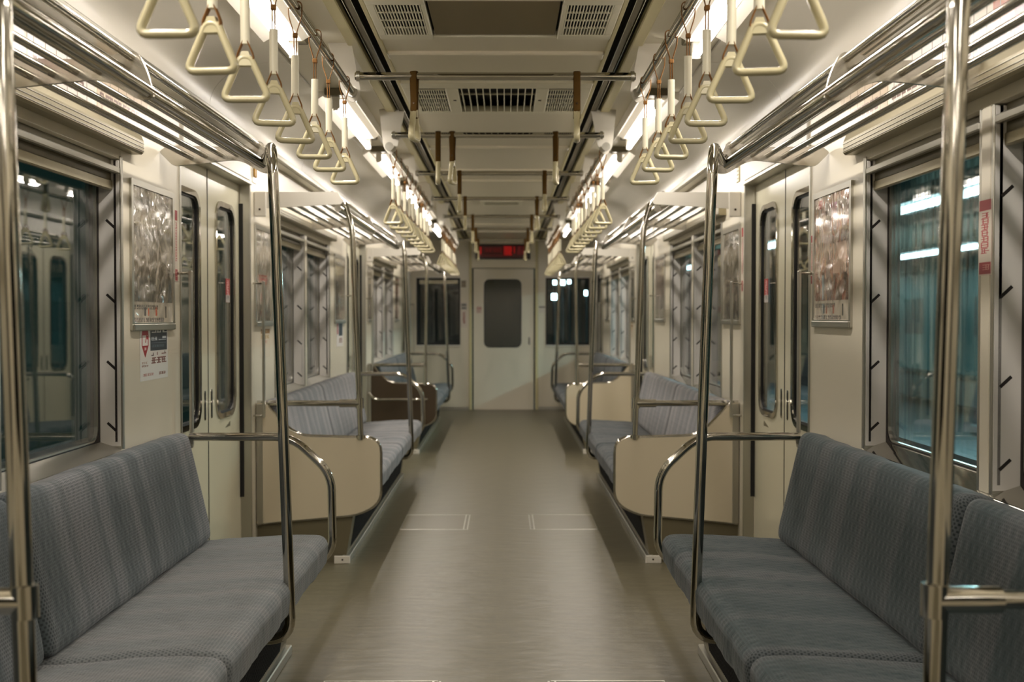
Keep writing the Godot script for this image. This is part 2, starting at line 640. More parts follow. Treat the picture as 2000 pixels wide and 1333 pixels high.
# ------------------------------------------------------------------ shell
func build_shell() -> void:
	var f := structure("floor", "olive grey vinyl floor of the aisle with metal hatch edges")
	box(-WO, WO, -0.06, 0.0, REAR, END + 0.1, 0.0)
	part("vinyl_sheet", M.floor_vinyl, f)
	# inspection hatch lids set in the floor, their thin metal edges
	for s in [-1.0, 1.0]:
		for d in [[7.0, 7.52], [3.55, 4.07]]:
			var x0: float = 0.205
			var x1: float = 0.62
			for e in [[x0, x1, d[0], d[0] + 0.006], [x0, x1, d[1], d[1] + 0.006], [x0 - 0.012, x0 - 0.004, d[0], d[1]], [x0 + 0.012, x0 + 0.02, d[0], d[1]], [x1 - 0.006, x1, d[0], d[1]]]:
				box(s * e[0], s * e[1], -0.004, 0.0015, e[2], e[3], 0.0006)
			part("hatch_edge", M.brushed, f)
			box(s * (x0 + 0.024), s * (x1 - 0.01), -0.004, 0.0008, d[0] + 0.01, d[1] - 0.004, 0.0006)
			part("hatch_lid", M.hatch_vinyl, f)
	for s in [-1.0, 1.0]:
		var w := structure("wall_" + side_name[s], "cream painted side wall between the windows and doors")
		var cuts := []
		var d := REAR
		var marks := []
		for i in 3:
			marks.append(["w", WINDOWS[i][0], WINDOWS[i][1]])
			marks.append(["d", DOORS[i][0], DOORS[i][1]])
		for q in marks:
			box(s * W, s * WO, 0.0, 2.2, d, q[1], 0.001)
			part("wall_panel", M.cream_wall, w)
			if q[0] == "w":
				box(s * W, s * WO, 0.0, 0.855, q[1], q[2], 0.001)
				part("wall_panel", M.cream_wall, w)
				box(s * W, s * WO, 1.875, 2.2, q[1], q[2], 0.001)
				part("wall_panel", M.cream_wall, w)
			else:
				box(s * W, s * WO, 2.03, 2.2, q[1], q[2], 0.001)
				part("wall_panel", M.cream_wall, w)
			d = q[2]
		box(s * W, s * WO, 0.0, 2.2, d, END + 0.1, 0.001)
		part("wall_panel", M.cream_wall, w)
		var t := structure("trim_1" if s < 0 else "trim_2", "aluminium strip along the top of the side wall")
		box(s * 1.235, s * WO, 2.2, 2.245, REAR, END, 0.006)
		part("strip", M.brushed, t)
		box(s * 1.222, s * 1.24, 2.205, 2.222, REAR, END, 0.004)
		part("bead", M.brushed, t)
	for s in [-1.0, 1.0]:
		var o := structure("window_9" if s < 0 else "window_10", "%s side window behind the viewer" % side_name[s])
		box(s * (W - 0.004), s * (W + 0.002), 0.86, 1.88, -2.4, 0.9, 0.001)
		part("frame", M.brushed, o)
		box(s * (W - 0.008), s * (W - 0.004), 0.90, 1.84, -2.36, 0.86, 0.0)
		part("pane", M.night_glass, o)
	var r := structure("wall_rear", "plain wall behind the viewer")
	box(-WO, WO, -0.06, 2.62, REAR - 0.1, REAR, 0.0)
	part("wall_panel", M.cream_wall, r)

func build_ceiling() -> void:
	var c := structure("ceiling", "cream ceiling with coves, air slots and ribs")
	box(-WO, WO, 2.56, 2.64, REAR - 0.1, END + 2.0, 0.0)
	part("roof_slab", M.ceiling_paint, c)
	for s in [-1.0, 1.0]:
		box(s * 1.36, s * WO, 2.2, 2.6, REAR - 0.1, END + 0.1, 0.0)
		part("roof_side", M.ceiling_paint, c)
		# curved cove in lengths, a fine joint between them
		var prof := PackedVector2Array()
		for k in 13:
			var g := PI / 2 * k / 12
			prof.append(Vector2(0.965 + 0.285 * cos(g) , 2.244 + 0.196 * sin(g)))
		prof.append(Vector2(0.90, CEIL))
		var js := [REAR, -0.4, 1.98, 4.9, 7.1, 9.5, 11.9, 14.3, END]
		for k in js.size() - 1:
			strip(prof, s, js[k] + 0.0015, js[k + 1] - 0.0015, 0.012)
			part("cove_panel", M.cove_paint, c)
			box(s * 0.60, s * 0.8985, CEIL, CEIL + 0.02, js[k] + 0.0015, js[k + 1] - 0.0015, 0.001)
			part("ceiling_panel", M.ceiling_paint, c)
		# long air slots: lip, slot, olive bar, slot, lip
		box(s * 0.552, s * 0.60, CEIL - 0.012, CEIL + 0.02, REAR, END, 0.004)
		part("slot_lip", M.cream_strip, c)
		box(s * 0.46, s * 0.56, CEIL + 0.03, CEIL + 0.05, REAR, END, 0.0)
		part("slot_back", M.dark_void, c)
		box(s * 0.499, s * 0.527, CEIL - 0.008, CEIL + 0.028, REAR, END, 0.004)
		part("slot_bar", M.olive_aluminium, c)
		box(s * 0.4965, s * 0.499, CEIL - 0.014, CEIL + 0.02, REAR, END, 0.0005)
		part("slot_edge", M.steel, c)
		box(s * 0.527, s * 0.5295, CEIL - 0.014, CEIL + 0.02, REAR, END, 0.0005)
		part("slot_edge", M.steel, c)
		box(s * 0.456, s * 0.474, CEIL - 0.010, CEIL + 0.03, REAR, END, 0.003)
		part("slot_lip", M.cream_strip, c)
	# centre panels between the air units
	for q in [[REAR, 1.2], [1.2, 2.6], [2.6, 3.86], [4.5, 4.79], [4.79, 5.32], [6.12, 7.4], [7.4, 8.55], [8.55, 9.2], [9.2, 10.7], [11.22, 12.4], [12.4, 13.5], [13.5, 14.6], [14.6, END]]:
		box(-0.457, 0.457, CEIL, CEIL + 0.02, q[0] + 0.002, q[1] - 0.002, 0.002)
		part("centre_panel", M.ceiling_paint, c)
	for d in [4.79, 7.4, 8.55, 9.2, 12.4, 13.5, 14.6]:
		box(-0.455, 0.455, CEIL - 0.016, CEIL + 0.01, d - 0.05, d + 0.05, 0.008)
		part("ceiling_rib", M.ceiling_paint, c)
	# air conditioning units
	var u := thing("air_conditioner_unit", "ceiling air unit with a plain brown centre panel between two grilles", "air conditioner", P(0, CEIL, 4.2))
	box(-0.455, -0.245, CEIL - 0.012, CEIL + 0.02, 4.43, 4.5, 0.003)
	box(-0.455, -0.245, CEIL - 0.012, CEIL + 0.02, 3.86, 4.0, 0.003)
	box(-0.455, -0.425, CEIL - 0.012, CEIL + 0.02, 4.0, 4.43, 0.003)
	box(-0.262, -0.245, CEIL - 0.012, CEIL + 0.02, 4.0, 4.43, 0.003)
	box(0.455, 0.245, CEIL - 0.012, CEIL + 0.02, 4.43, 4.5, 0.003)
	box(0.455, 0.245, CEIL - 0.012, CEIL + 0.02, 3.86, 4.0, 0.003)
	box(0.455, 0.425, CEIL - 0.012, CEIL + 0.02, 4.0, 4.43, 0.003)
	box(0.262, 0.245, CEIL - 0.012, CEIL + 0.02, 4.0, 4.43, 0.003)
	box(-0.245, 0.245, CEIL - 0.008, CEIL + 0.02, 3.86, 3.97, 0.003)
	box(-0.245, 0.245, CEIL - 0.006, CEIL + 0.02, 4.475, 4.5, 0.003)
	part("unit_frame", M.grille_paint, u)
	box(-0.236, 0.236, CEIL - 0.002, CEIL + 0.015, 3.985, 4.462, 0.012)
	part("centre_panel", M.brown_panel, u)
	box(-0.455, 0.455, CEIL + 0.03, CEIL + 0.045, 3.86, 4.5, 0.0)
	part("duct_back", M.dark_void, u)
	for s in [-1.0, 1.0]:
		grille(s * 0.4235, s * 0.264, 4.002, 4.428, 14, 4, u)
	u = thing("air_conditioner_unit", "ceiling air unit with a wide dark barred return grille", "air conditioner", P(0, CEIL, 5.7))
	for e in [[-0.455, 0.455, 5.32, 5.44], [-0.455, 0.455, 6.06, 6.12], [-0.455, -0.405, 5.44, 6.06], [0.455, 0.405, 5.44, 6.06], [-0.25, -0.19, 5.44, 6.06], [0.25, 0.19, 5.44, 6.06]]:
		box(e[0], e[1], CEIL - 0.016, CEIL + 0.02, e[2], e[3], 0.003)
	part("unit_frame", M.grille_paint, u)
	box(-0.455, 0.455, CEIL + 0.06, CEIL + 0.075, 5.32, 6.12, 0.0)
	part("duct_back", M.dark_void, u)
	for k in 11:
		var x := -0.19 + 0.38 * (k + 0.5) / 11
		box(x - 0.0022, x + 0.0022, CEIL - 0.014, CEIL + 0.01, 5.44, 6.06, 0.0008)
		part("bar", M.grille_paint, u)
	box(-0.19, 0.19, CEIL + 0.012, CEIL + 0.02, 5.72, 5.735, 0.001)
	part("cross_bar", M.grille_paint, u)
	for s in [-1.0, 1.0]:
		grille(s * 0.404, s * 0.252, 5.5, 6.055, 13, 5, u)
		box(s * 0.222, s * 0.207, CEIL - 0.019, CEIL - 0.015, 5.72, 5.735, 0.001)
		part("latch", M.screw, u)
	u = thing("air_conditioner_unit", "small slatted air grille in the far ceiling before the sign", "air conditioner", P(0, CEIL, 10.96))
	for e in [[-0.2, 0.2, 10.72, 10.8], [-0.2, 0.2, 11.12, 11.2], [-0.2, -0.165, 10.8, 11.12], [0.2, 0.165, 10.8, 11.12]]:
		box(e[0], e[1], CEIL - 0.014, CEIL + 0.02, e[2], e[3], 0.003)
	part("unit_frame", M.grille_paint, u)
	box(-0.457, -0.2, CEIL, CEIL + 0.02, 10.702, 11.218, 0.002)
	box(0.457, 0.2, CEIL, CEIL + 0.02, 10.702, 11.218, 0.002)
	part("side_plate", M.ceiling_paint, u)
	box(-0.2, 0.2, CEIL + 0.03, CEIL + 0.045, 10.72, 11.2, 0.0)
	part("duct_back", M.dark_void, u)
	for k in 16:
		var x := -0.165 + 0.33 * (k + 0.5) / 16
		box(x - 0.004, x + 0.004, CEIL - 0.012, CEIL + 0.012, 10.8, 11.12, 0.001)
	part("slats", M.grille_paint, u, true)

func grille(x0: float, x1: float, d0: float, d1: float, nx: int, nd: int, parent: Node3D) -> void:
	for k in nx + 1:
		var x := lerpf(x0, x1, float(k) / nx)
		box(x - 0.0021, x + 0.0021, CEIL - 0.012, CEIL - 0.004, d0, d1, 0.0008)
	for k in nd + 1:
		var d := lerpf(d0, d1, float(k) / nd)
		box(x0, x1, CEIL - 0.012, CEIL - 0.006, d - 0.004, d + 0.004, 0.0008)
	part("grille", M.grille_paint, parent, true)

# ------------------------------------------------------------------ windows and doors
func build_window(s: float, i: int) -> void:
	var d0: float = WINDOWS[i][0]
	var d1: float = WINDOWS[i][1]
	var where: String = ["nearest", "middle", "farthest"][i]
	var o := structure("window_%d" % (i + 1 + (0 if s < 0 else 3)), "%s %s side window, two panes in aluminium frames" % [where, side_name[s]])
	var dm := (d0 + d1) / 2
	# aluminium surround
	for e in [[0.855, 1.885, d0 - 0.012, d0 + 0.01], [0.855, 1.885, d1 - 0.01, d1 + 0.012]]:
		box(s * (W - 0.006), s * (WO), e[0], e[1], e[2], e[3], 0.003)
	part("frame", M.brushed, o)
	box(s * (W - 0.012), s * (WO), dm * 0 + 0.84, 0.862, d0 - 0.012, d1 + 0.012, 0.004)
	slab(PackedVector2Array([Vector2(W - 0.012, 0.862), Vector2(WO, 0.862), Vector2(WO, 0.905), Vector2(W + 0.03, 0.875)]), P(0, 0, d1), Vector3(s, 0, 0), Vector3.UP, Vector3(0, 0, 1), d1 - d0)
	part("sill", M.steel if s > 0 else M.brushed, o)
	box(s * (W - 0.004), s * WO, 0.862, 1.875, dm - 0.03, dm + 0.03, 0.004)
	part("mullion", M.cream_wall, o)
	box(s * (W - 0.004), s * WO, 0.862, 1.875, dm - 0.045, dm - 0.031, 0.003)
	box(s * (W - 0.004), s * WO, 0.862, 1.875, dm + 0.031, dm + 0.045, 0.003)
	part("mullion_edge", M.brushed, o)
	for h in [[d0 + 0.012, dm - 0.047], [dm + 0.047, d1 - 0.012]]:
		for e in [h[0] - 0.003, h[1]]:
			box(s * (W + 0.001), s * (W + 0.074), 0.875, 1.87, e, e + 0.003, 0.0005)
		part("jamb", M.jamb_metal, o)
		# dark rubber round the glass
		var fr := PackedVector2Array()
		var cx: float = (h[0] + h[1]) / 2
		var hw: float = (h[1] - h[0]) / 2
		ring_plate(rrect(cx, 1.37, hw, 0.50, 0.004), rrect(cx, 1.372, hw - 0.012, 0.48, 0.05), Vector3(s * (W + 0.072), 0, 0), Vector3(0, 0, -1), Vector3.UP, Vector3(s, 0, 0), 0.03)
		part("gasket", M.brown_rubber, o)
		ring_plate(rrect(cx, 1.372, hw - 0.0125, 0.479, 0.05), rrect(cx, 1.372, hw - 0.018, 0.473, 0.045), Vector3(s * (W + 0.074), 0, 0), Vector3(0, 0, -1), Vector3.UP, Vector3(s, 0, 0), 0.012)
		part("pane_edge", M.brushed, o)
		box(s * (W + 0.078), s * (W + 0.084), 0.88, 1.86, h[0] + 0.02, h[1] - 0.02, 0.0)
		part("pane", M.glass, o)
		if s > 0 and i == 0:
			slab(rrect((h[0] + h[1]) / 2, 1.372, (h[1] - h[0]) / 2 - 0.03, 0.46, 0.05), Vector3(s * (W + 0.0775), 0, 0), Vector3(0, 0, -1), Vector3.UP, Vector3(-s, 0, 0), 0.0003)
			part("condensation", M.mist_film, o)
		# blind track on each jamb: slot and slanted stops
		for e in [[h[0] - 0.001, -1.0], [h[1] + 0.001, 1.0]]:
			var dd: float = e[0]
			box(s * (W + 0.012), s * (W + 0.02), 0.89, 1.87, dd - 0.001, dd + 0.001, 0.0)
			for y in [0.931, 1.146, 1.379, 1.638, 1.83]:
				obox(P(s * (W + 0.032), y + 0.012, dd), Vector3(0.02, 0.0045, 0.0012), Basis(Vector3(0, 0, 1), s * 0.75), 0.0)
			part("blind_track", M.brown_rubber, o)
		# lowered edge of the blind
		box(s * (W + 0.022), s * (W + 0.04), 1.765, 1.80, h[0], h[1], 0.004)
		part("blind_rail", M.blind_metal, o)
		box(s * (W + 0.028), s * (W + 0.034), 1.80, 1.875, h[0], h[1], 0.001)
		part("blind", M.base_grey, o)
		box(s * (W - 0.004), s * (W + 0.02), 1.822, 1.845, h[0], h[1], 0.004)
		part("blind_lip", M.brushed, o)
	# box of the blind
	slab(PackedVector2Array([Vector2(W + 0.02, 1.908), Vector2(W - 0.036, 1.908), Vector2(W - 0.044, 1.915), Vector2(W - 0.044, 1.955), Vector2(W - 0.034, 1.98), Vector2(W + 0.02, 1.995)]), P(0, 0, d1 + 0.12), Vector3(s, 0, 0), Vector3.UP, Vector3(0, 0, 1), d1 - d0 + 0.24)
	part("blind_box", M.blind_metal, o)
	for y in [1.918, 1.93, 1.945]:
		box(s * (W - 0.046), s * (W - 0.04), y, y + 0.003, d0 - 0.12, d1 + 0.12, 0.0015)
	part("blind_box_groove", M.brushed, o)

func build_door(s: float, i: int) -> void:
	var d0: float = DOORS[i][0]
	var d1: float = DOORS[i][1]
	var where: String = ["nearest", "middle", "farthest"][i]
	var o := structure("door_%d" % (i + 1 + (0 if s < 0 else 3)), "%s pair of cream sliding doors in the %s wall" % [where, side_name[s]])
	var dm := (d0 + d1) / 2
	var xl := W + 0.055
	for q in [[d0 - 0.02, dm - 0.004, 1.0], [dm + 0.004, d1 + 0.02, -1.0]]:
		var cx: float = (q[0] + q[1]) / 2
		var hw: float = (q[1] - q[0]) / 2
		var wx: float = cx - q[2] * 0.005
		ring_plate(rrect(cx, 1.015, hw, 1.015, 0.003), rrect(wx, 1.36, 0.185, 0.52, 0.085), Vector3(s * xl, 0, 0), Vector3(0, 0, -1), Vector3.UP, Vector3(s, 0, 0), 0.03)
		var leaf := part("door_leaf", M.door_paint, o)
		ring_plate(rrect(wx, 1.36, 0.198, 0.533, 0.097), rrect(wx, 1.36, 0.172, 0.507, 0.072), Vector3(s * (xl - 0.007), 0, 0), Vector3(0, 0, -1), Vector3.UP, Vector3(s, 0, 0), 0.03)
		part("window_frame", M.steel, leaf)
		ring_plate(rrect(wx, 1.36, 0.1715, 0.5065, 0.0715), rrect(wx, 1.36, 0.163, 0.498, 0.063), Vector3(s * (xl + 0.002), 0, 0), Vector3(0, 0, -1), Vector3.UP, Vector3(s, 0, 0), 0.02)
		part("window_seal", M.rubber, leaf)
		slab(rrect(wx, 1.36, 0.17, 0.505, 0.07), Vector3(s * (xl + 0.008), 0, 0), Vector3(0, 0, -1), Vector3.UP, Vector3(s, 0, 0), 0.005)
		part("window_pane", M.glass, leaf)
		# finger slot beside the meeting edge
		var dh: float = q[1] - 0.055 if q[2] > 0 else q[0] + 0.055
		slab(rrect(dh, 0.915, 0.014, 0.07, 0.013), Vector3(s * (xl - 0.002), 0, 0), Vector3(0, 0, -1), Vector3.UP, Vector3(s, 0, 0), 0.003)
		part("finger_plate", M.steel, leaf)
		slab(rrect(dh, 0.915, 0.007, 0.06, 0.0065), Vector3(s * (xl - 0.003), 0, 0), Vector3(0, 0, -1), Vector3.UP, Vector3(s, 0, 0), 0.002)
		part("finger_slot", M.dark_void, leaf)
		# small wedge mark low on the leaf
		var de: float = cx - q[2] * 0.04
		slab(PackedVector2Array([Vector2(de - 0.05, 0.775), Vector2(de + 0.05, 0.775), Vector2(de + 0.05, 0.80)]), Vector3(s * (xl - 0.0015), 0, 0), Vector3(0, 0, -1), Vector3.UP, Vector3(s, 0, 0), 0.002)
		part("wedge_mark", M.base_grey, leaf)
	box(s * (xl - 0.002), s * (xl + 0.03), 0.0, 2.03, dm - 0.0045, dm + 0.0045, 0.001)
	part("meeting_rubber", M.brown_rubber, o)
	# frame round the opening
	for e in [[d0 - 0.014, d0 + 0.004], [d1 - 0.004, d1 + 0.014]]:
		box(s * (W - 0.005), s * (xl - 0.003), 0.0, 2.03, e[0], e[1], 0.003)
		part("door_jamb", M.brushed, o)
	for e in [[d0 + 0.004, d0 + 0.009], [d1 - 0.009, d1 - 0.004]]:
		box(s * (xl - 0.022), s * (xl - 0.001), 0.38, 1.92, e[0], e[1], 0.001)
		part("edge_seal", M.rubber, o)
	# lintel and the glossy cover above the doors
	box(s * (W - 0.012), s * (WO), 2.018, 2.036, d0 - 0.014, d1 + 0.014, 0.003)
	part("lintel", M.brushed, o)
	box(s * (W - 0.010), s * (W + 0.01), 2.037, 2.19, d0 + 0.02, d1 - 0.02, 0.004)
	part("header_cover", M.white_paint, o)
	box(s * (W - 0.02), s * WO, -0.01, 0.006, d0, d1, 0.002)
	part("sill_plate", M.brushed, o)
	# grab bars on both sides of the door
	for e in [[d0 - 0.05, "before"], [d1 + 0.07, "beyond"]]:
		var b := thing("door_grab_bar", "slim vertical steel grab bar just %s the %s %s door" % [e[1], where, side_name[s]], "grab bar", P(s * W, 0.8, e[0]), "grab bars beside the doors")
		box(s * (W - 0.062), s * (W - 0.05), 0.79, 1.515, e[0] - 0.014, e[0] + 0.014, 0.005)
		part("bar", M.brushed, b)
		for y in [0.80, 1.505]:
			rod(P(s * (W - 0.056), y, e[0]), P(s * (W + 0.001), y, e[0]), 0.006, 10)
			part("bracket", M.steel, b)

func build_end_wall() -> void:
	var w := structure("wall_end", "cream end wall with the cab door")
	var a := END
	var b := END + 0.06
	for e in [[-WO, -1.215, 0, 2.6], [-0.615, -0.435, 0, 2.6], [0.465, 0.63, 0, 2.6], [1.23, WO, 0, 2.6], [-1.215, -0.615, 0, 0.94], [0.63, 1.23, 0, 0.94], [-1.215, -0.615, 1.875, 2.6], [0.63, 1.23, 1.875, 2.6], [-0.435, 0.465, 2.025, 2.6]]:
		box(e[0], e[1], e[2], e[3], a, b, 0.001)
		part("wall_panel", M.cream_wall, w)
	box(-0.44, 0.47, 2.03, 2.44, a - 0.03, a + 0.01, 0.004)
	part("header_panel", M.ceiling_paint, w)
	box(-0.475, -0.44, 0.0, 2.46, a - 0.035, a + 0.02, 0.006)
	box(0.47, 0.505, 0.0, 2.46, a - 0.035, a + 0.02, 0.006)
	part("door_post", M.cream_strip, w)
	for e in [[-1.3, -0.48], [0.51, 1.3]]:
		box(e[0], e[1], 0.0, 0.045, a - 0.012, a, 0.003)
		part("kick_plate", M.brushed, w)
	# windows beside the door
	for q in [[-1.215, -0.615, "left"], [0.63, 1.23, "right"]]:
		var o := structure("window_7" if q[2] == "left" else "window_8", "%s end wall window beside the cab door" % q[2])
		var cx: float = (q[0] + q[1]) / 2
		ring_plate(rrect(cx, 1.4075, 0.312, 0.48, 0.01), rrect(cx, 1.4075, 0.288, 0.455, 0.02), P(0, 0, a - 0.012), Vector3.RIGHT, Vector3.UP, Vector3(0, 0, -1), 0.05)
		part("frame", M.rubber, o)
		box(cx - 0.31, cx + 0.31, 1.885, 1.905, a - 0.02, a, 0.003)
		box(cx - 0.31, cx + 0.31, 0.905, 0.928, a - 0.02, a, 0.003)
		part("ledge", M.white_paint, o)
		box(cx - 0.29, cx + 0.29, 0.95, 1.865, a + 0.016, a + 0.022, 0.0)
		part("pane", M.glass, o)
		if q[2] == "left":
			box(cx - 0.28, cx + 0.28, 1.80, 1.865, a + 0.05, a + 0.09, 0.01)
			part("roller_blind", M.blind_metal, o)
	var o := structure("door_7", "cream cab door with a tall rounded window in the end wall")
	ring_plate(rrect(0.015, 1.01, 0.43, 1.008, 0.004), rrect(0.003, 1.38, 0.263, 0.484, 0.075), P(0, 0, a + 0.005), Vector3.RIGHT, Vector3.UP, Vector3(0, 0, -1), 0.03)
	var leaf := part("door_leaf", M.cream_wall, o)
	ring_plate(rrect(0.003, 1.38, 0.268, 0.489, 0.08), rrect(0.003, 1.38, 0.252, 0.473, 0.065), P(0, 0, a + 0.001), Vector3.RIGHT, Vector3.UP, Vector3(0, 0, -1), 0.03)
	part("window_seal", M.rubber, leaf)
	slab(rrect(0.003, 1.38, 0.258, 0.479, 0.07), P(0, 0, a + 0.016), Vector3.RIGHT, Vector3.UP, Vector3(0, 0, -1), 0.006)
	part("window_pane", M.glass, leaf)
	box(0.378, 0.402, 0.93, 1.04, a + 0.002, a + 0.008, 0.003)
	part("handle_plate", M.brushed, leaf)
	box(0.372, 0.386, 0.935, 1.035, a + 0.0005, a + 0.004, 0.003)
	part("handle_recess", M.dark_void, leaf)
	box(0.448, 0.466, 0.90, 1.88, a - 0.004, a + 0.006, 0.002)
	part("edge_seal", M.rubber, o)
	# driver's cab behind, dark
	var c := structure("trim_3", "dark cab shell behind the end wall")
	box(-WO, WO, -0.06, 0.0, END + 0.1, END + 2.0, 0.0)
	part("cab_floor", M.depot_dark, c)
	box(-WO, 0.4, 0, 2.6, END + 1.9, END + 2.0, 0.0)
	part("cab_front", M.depot_dark, c)
	box(-WO, -WO + 0.06, 0, 2.6, END + 0.1, END + 2.0, 0.0)
	part("cab_side", M.depot_dark, c)
	# lit destination display above the door
	var g := thing("led_sign", "black display over the cab door with glowing red characters", "sign", P(0.005, 2.255, a))
	box(-0.385, 0.395, 2.15, 2.365, a - 0.055, a - 0.028, 0.004)
	part("case", M.rubber, g)
	var im := Image.create(160, 40, false, Image.FORMAT_RGB8)
	var rng := RandomNumberGenerator.new()
	rng.seed = 4
	im.fill(Color(0.02, 0.0, 0.0))
	var red := Color(0.85, 0.04, 0.06)
	px(im, 11, 6, 5, 22, red)
	glyphs(im, 24, 9, 4, 12, Color(0.45, 0.04, 0.07), rng)
	px(im, 82, 4, 24, 26, Color(0.62, 0.02, 0.05))
	glyphs(im, 84, 6, 2, 11, red, rng)
	glyphs(im, 84, 18, 2, 11, red, rng)
	px(im, 113, 5, 3, 20, red)
	glyphs(im, 123, 5, 2, 12, Color(0.5, 0.05, 0.1), rng)
	glyphs(im, 123, 18, 2, 10, Color(0.5, 0.05, 0.1), rng)
	px(im, 152, 7, 6, 14, red)
	px(im, 10, 30, 96, 2, Color(0.4, 0.02, 0.03))
	var m := StandardMaterial3D.new()
	m.albedo_color = Color(0.01, 0.01, 0.01)
	m.roughness = 0.3
	m.emission_enabled = true
	m.emission = Color.WHITE
	m.emission_operator = BaseMaterial3D.EMISSION_OP_MULTIPLY
	m.emission_texture = ImageTexture.create_from_image(im)
	m.emission_energy_multiplier = 0.3
	sheet("screen", m, g, P(-0.375, 2.158, a - 0.0555), Vector3(0.76, 0, 0), Vector3(0, 0.2, 0))
	var l := AreaLight3D.new()
	l.name = "led_sign_light"
	l.area_size = Vector2(0.7, 0.16)
	l.light_color = Color(1, 0.1, 0.1)
	l.light_energy = 0.01
	l.area_range = 20
	l.shadow_enabled = true
	l.position = P(0.0, 2.255, a - 0.07)
	add_child(l)

# ------------------------------------------------------------------ benches, poles
var bench_word := ["nearest", "middle", "farthest"]

func build_bench(s: float, i: int) -> void:
	var d0: float = BENCH[i][0]
	var d1: float = BENCH[i][1]
	var lr: String = side_name[s]
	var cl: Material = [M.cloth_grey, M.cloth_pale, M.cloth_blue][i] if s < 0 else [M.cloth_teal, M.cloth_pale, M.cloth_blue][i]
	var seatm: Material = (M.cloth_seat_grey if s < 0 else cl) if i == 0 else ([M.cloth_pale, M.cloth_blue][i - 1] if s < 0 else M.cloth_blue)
	var look: String = [["grey long bench seat with woven cover under the nearest left window", "dark teal long bench seat with woven cover under the nearest right window"], ["pale grey long bench seat beyond the cream partition on the left", "pale grey two-section bench seat beyond the cream partition on the right"], ["blue grey long bench seat behind the dark brown partition", "blue grey long bench seat at the far right by the end wall"]][i][0 if s < 0 else 1]
	var b := thing("bench_seat", look, "bench", P(s * 0.95, 0, (d0 + d1) / 2))
	var dm: float = [2.82, 7.56, 12.7][i]
	var n := FastNoiseLite.new()
	n.seed = 31 + i * 7 + int(s)
	n.frequency = 0.035
	for q in [[d0 + 0.02, dm], [dm, d1]]:
		var o := outline([Vector2(1.17, 0.455), Vector2(1.17, 0.36), Vector2(0.70, 0.345), Vector2(0.655, 0.36), Vector2(0.645, 0.478), Vector2(0.78, 0.482)], [0.01, 0.02, 0.02, 0.03, 0.055, 0.2])
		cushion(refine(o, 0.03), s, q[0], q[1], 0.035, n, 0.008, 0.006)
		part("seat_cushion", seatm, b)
		o = outline([Vector2(1.10, 0.46), Vector2(1.28, 0.44), Vector2(1.295, 0.86), Vector2(1.19, 0.885), Vector2(1.105, 0.52)], [0.03, 0.01, 0.02, 0.045, 0.15])
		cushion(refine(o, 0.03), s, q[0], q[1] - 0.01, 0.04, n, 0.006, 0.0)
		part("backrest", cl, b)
	# heater base under the seat
	slab(PackedVector2Array([Vector2(W, 0.0), Vector2(0.825, 0.0), Vector2(0.775, 0.30), Vector2(0.80, 0.345), Vector2(W, 0.345)]), P(0, 0, d1 - 0.02), Vector3(s, 0, 0), Vector3.UP, Vector3(0, 0, 1), d1 - d0 - 0.038)
	part("seat_base", M.base_grey, b)
	# perforated heater cover, row of fins
	var k := 0
	var fins := int((d1 - d0 - 0.3) / 0.02)
	for j in fins:
		var d := d0 + 0.15 + j * 0.02
		obox(P(s * 0.797, 0.17, d), Vector3(0.003, 0.11, 0.004), Basis(Vector3(0, 0, 1), s * 0.165), 0.0)
	part("heater_fins", M.dark_void, b, true)
	box(s * 0.797, s * 0.84, 0.0, 0.04, d0 - 0.01, d1, 0.004)
	part("kick_rail", M.brushed, b)
	box(s * 0.794, s * 0.88, 0.0, 0.042, d0 - 0.022, d0 - 0.01, 0.003)
	var cap := part("end_cap", M.white_paint, b)
	rod(P(s * 0.835, 0.022, d0 - 0.021), P(s * 0.835, 0.022, d0 - 0.0235), 0.005, 10)
	part("screw", M.screw, cap)
	# partition at the near end
	if i > 0:
		var pl := thing("seat_partition", [["", "cream seat end partition with metal rim, middle left bench", "dark brown seat end partition with a crossbar, far left bench"], ["", "cream seat end partition with metal rim, middle right bench", "cream seat end partition with metal rim, far right bench"]][0 if s < 0 else 1][i], "partition", P(s * 0.95, 0, d0))
		var pts := [Vector2(1.296, 0.215), Vector2(0.75, 0.265), Vector2(0.634, 0.33), Vector2(0.634, 0.672), Vector2(1.085, 0.684), Vector2(1.20, 0.80), Vector2(1.25, 0.865), Vector2(1.296, 0.865)]
		var o := outline(pts, [0.004, 0.12, 0.16, 0.075, 0.09, 0.1, 0.03, 0.004])
		slab(o, P(0, 0, d0 + 0.012), Vector3(s, 0, 0), Vector3.UP, Vector3(0, 0, 1), 0.022)
		part("panel", M.dark_partition if (i == 2 and s < 0) else M.cream_panel, pl)
		var rim := PackedVector3Array()
		for p in o:
			if p.x < 1.294:
				rim.append(P(s * p.x, p.y, d0 + 0.001))
		tube(rim, 0.009, 8, false, 0.013)
		part("rim", M.steel, pl)
		box(s * 1.262, s * 1.296, 0.215, 0.86, d0 - 0.016, d0 - 0.008, 0.002)
		part("wall_strip", M.brushed, pl)
		if i == 2 and s < 0:
			var cb := path_round([P(s * 1.28, 0.60, d0 - 0.06), P(s * 1.22, 0.53, d0 - 0.06), P(s * 0.78, 0.53, d0 - 0.06), P(s * 0.72, 0.53, d0)], 0.05)
			tube(cb, 0.014, 10)
			part("crossbar", M.steel, pl)
	# pole standing on the partition, with its arm
	var dn: float = d0 if i > 0 else 1.83
	var tops := [0.79, 0.815, 0.755]
	var pn := thing("grab_pole", "upright steel pole with side arm, near end of the %s %s bench" % [bench_word[i], lr], "pole", P(s * 0.74, 0.68, dn), "poles along the benches")
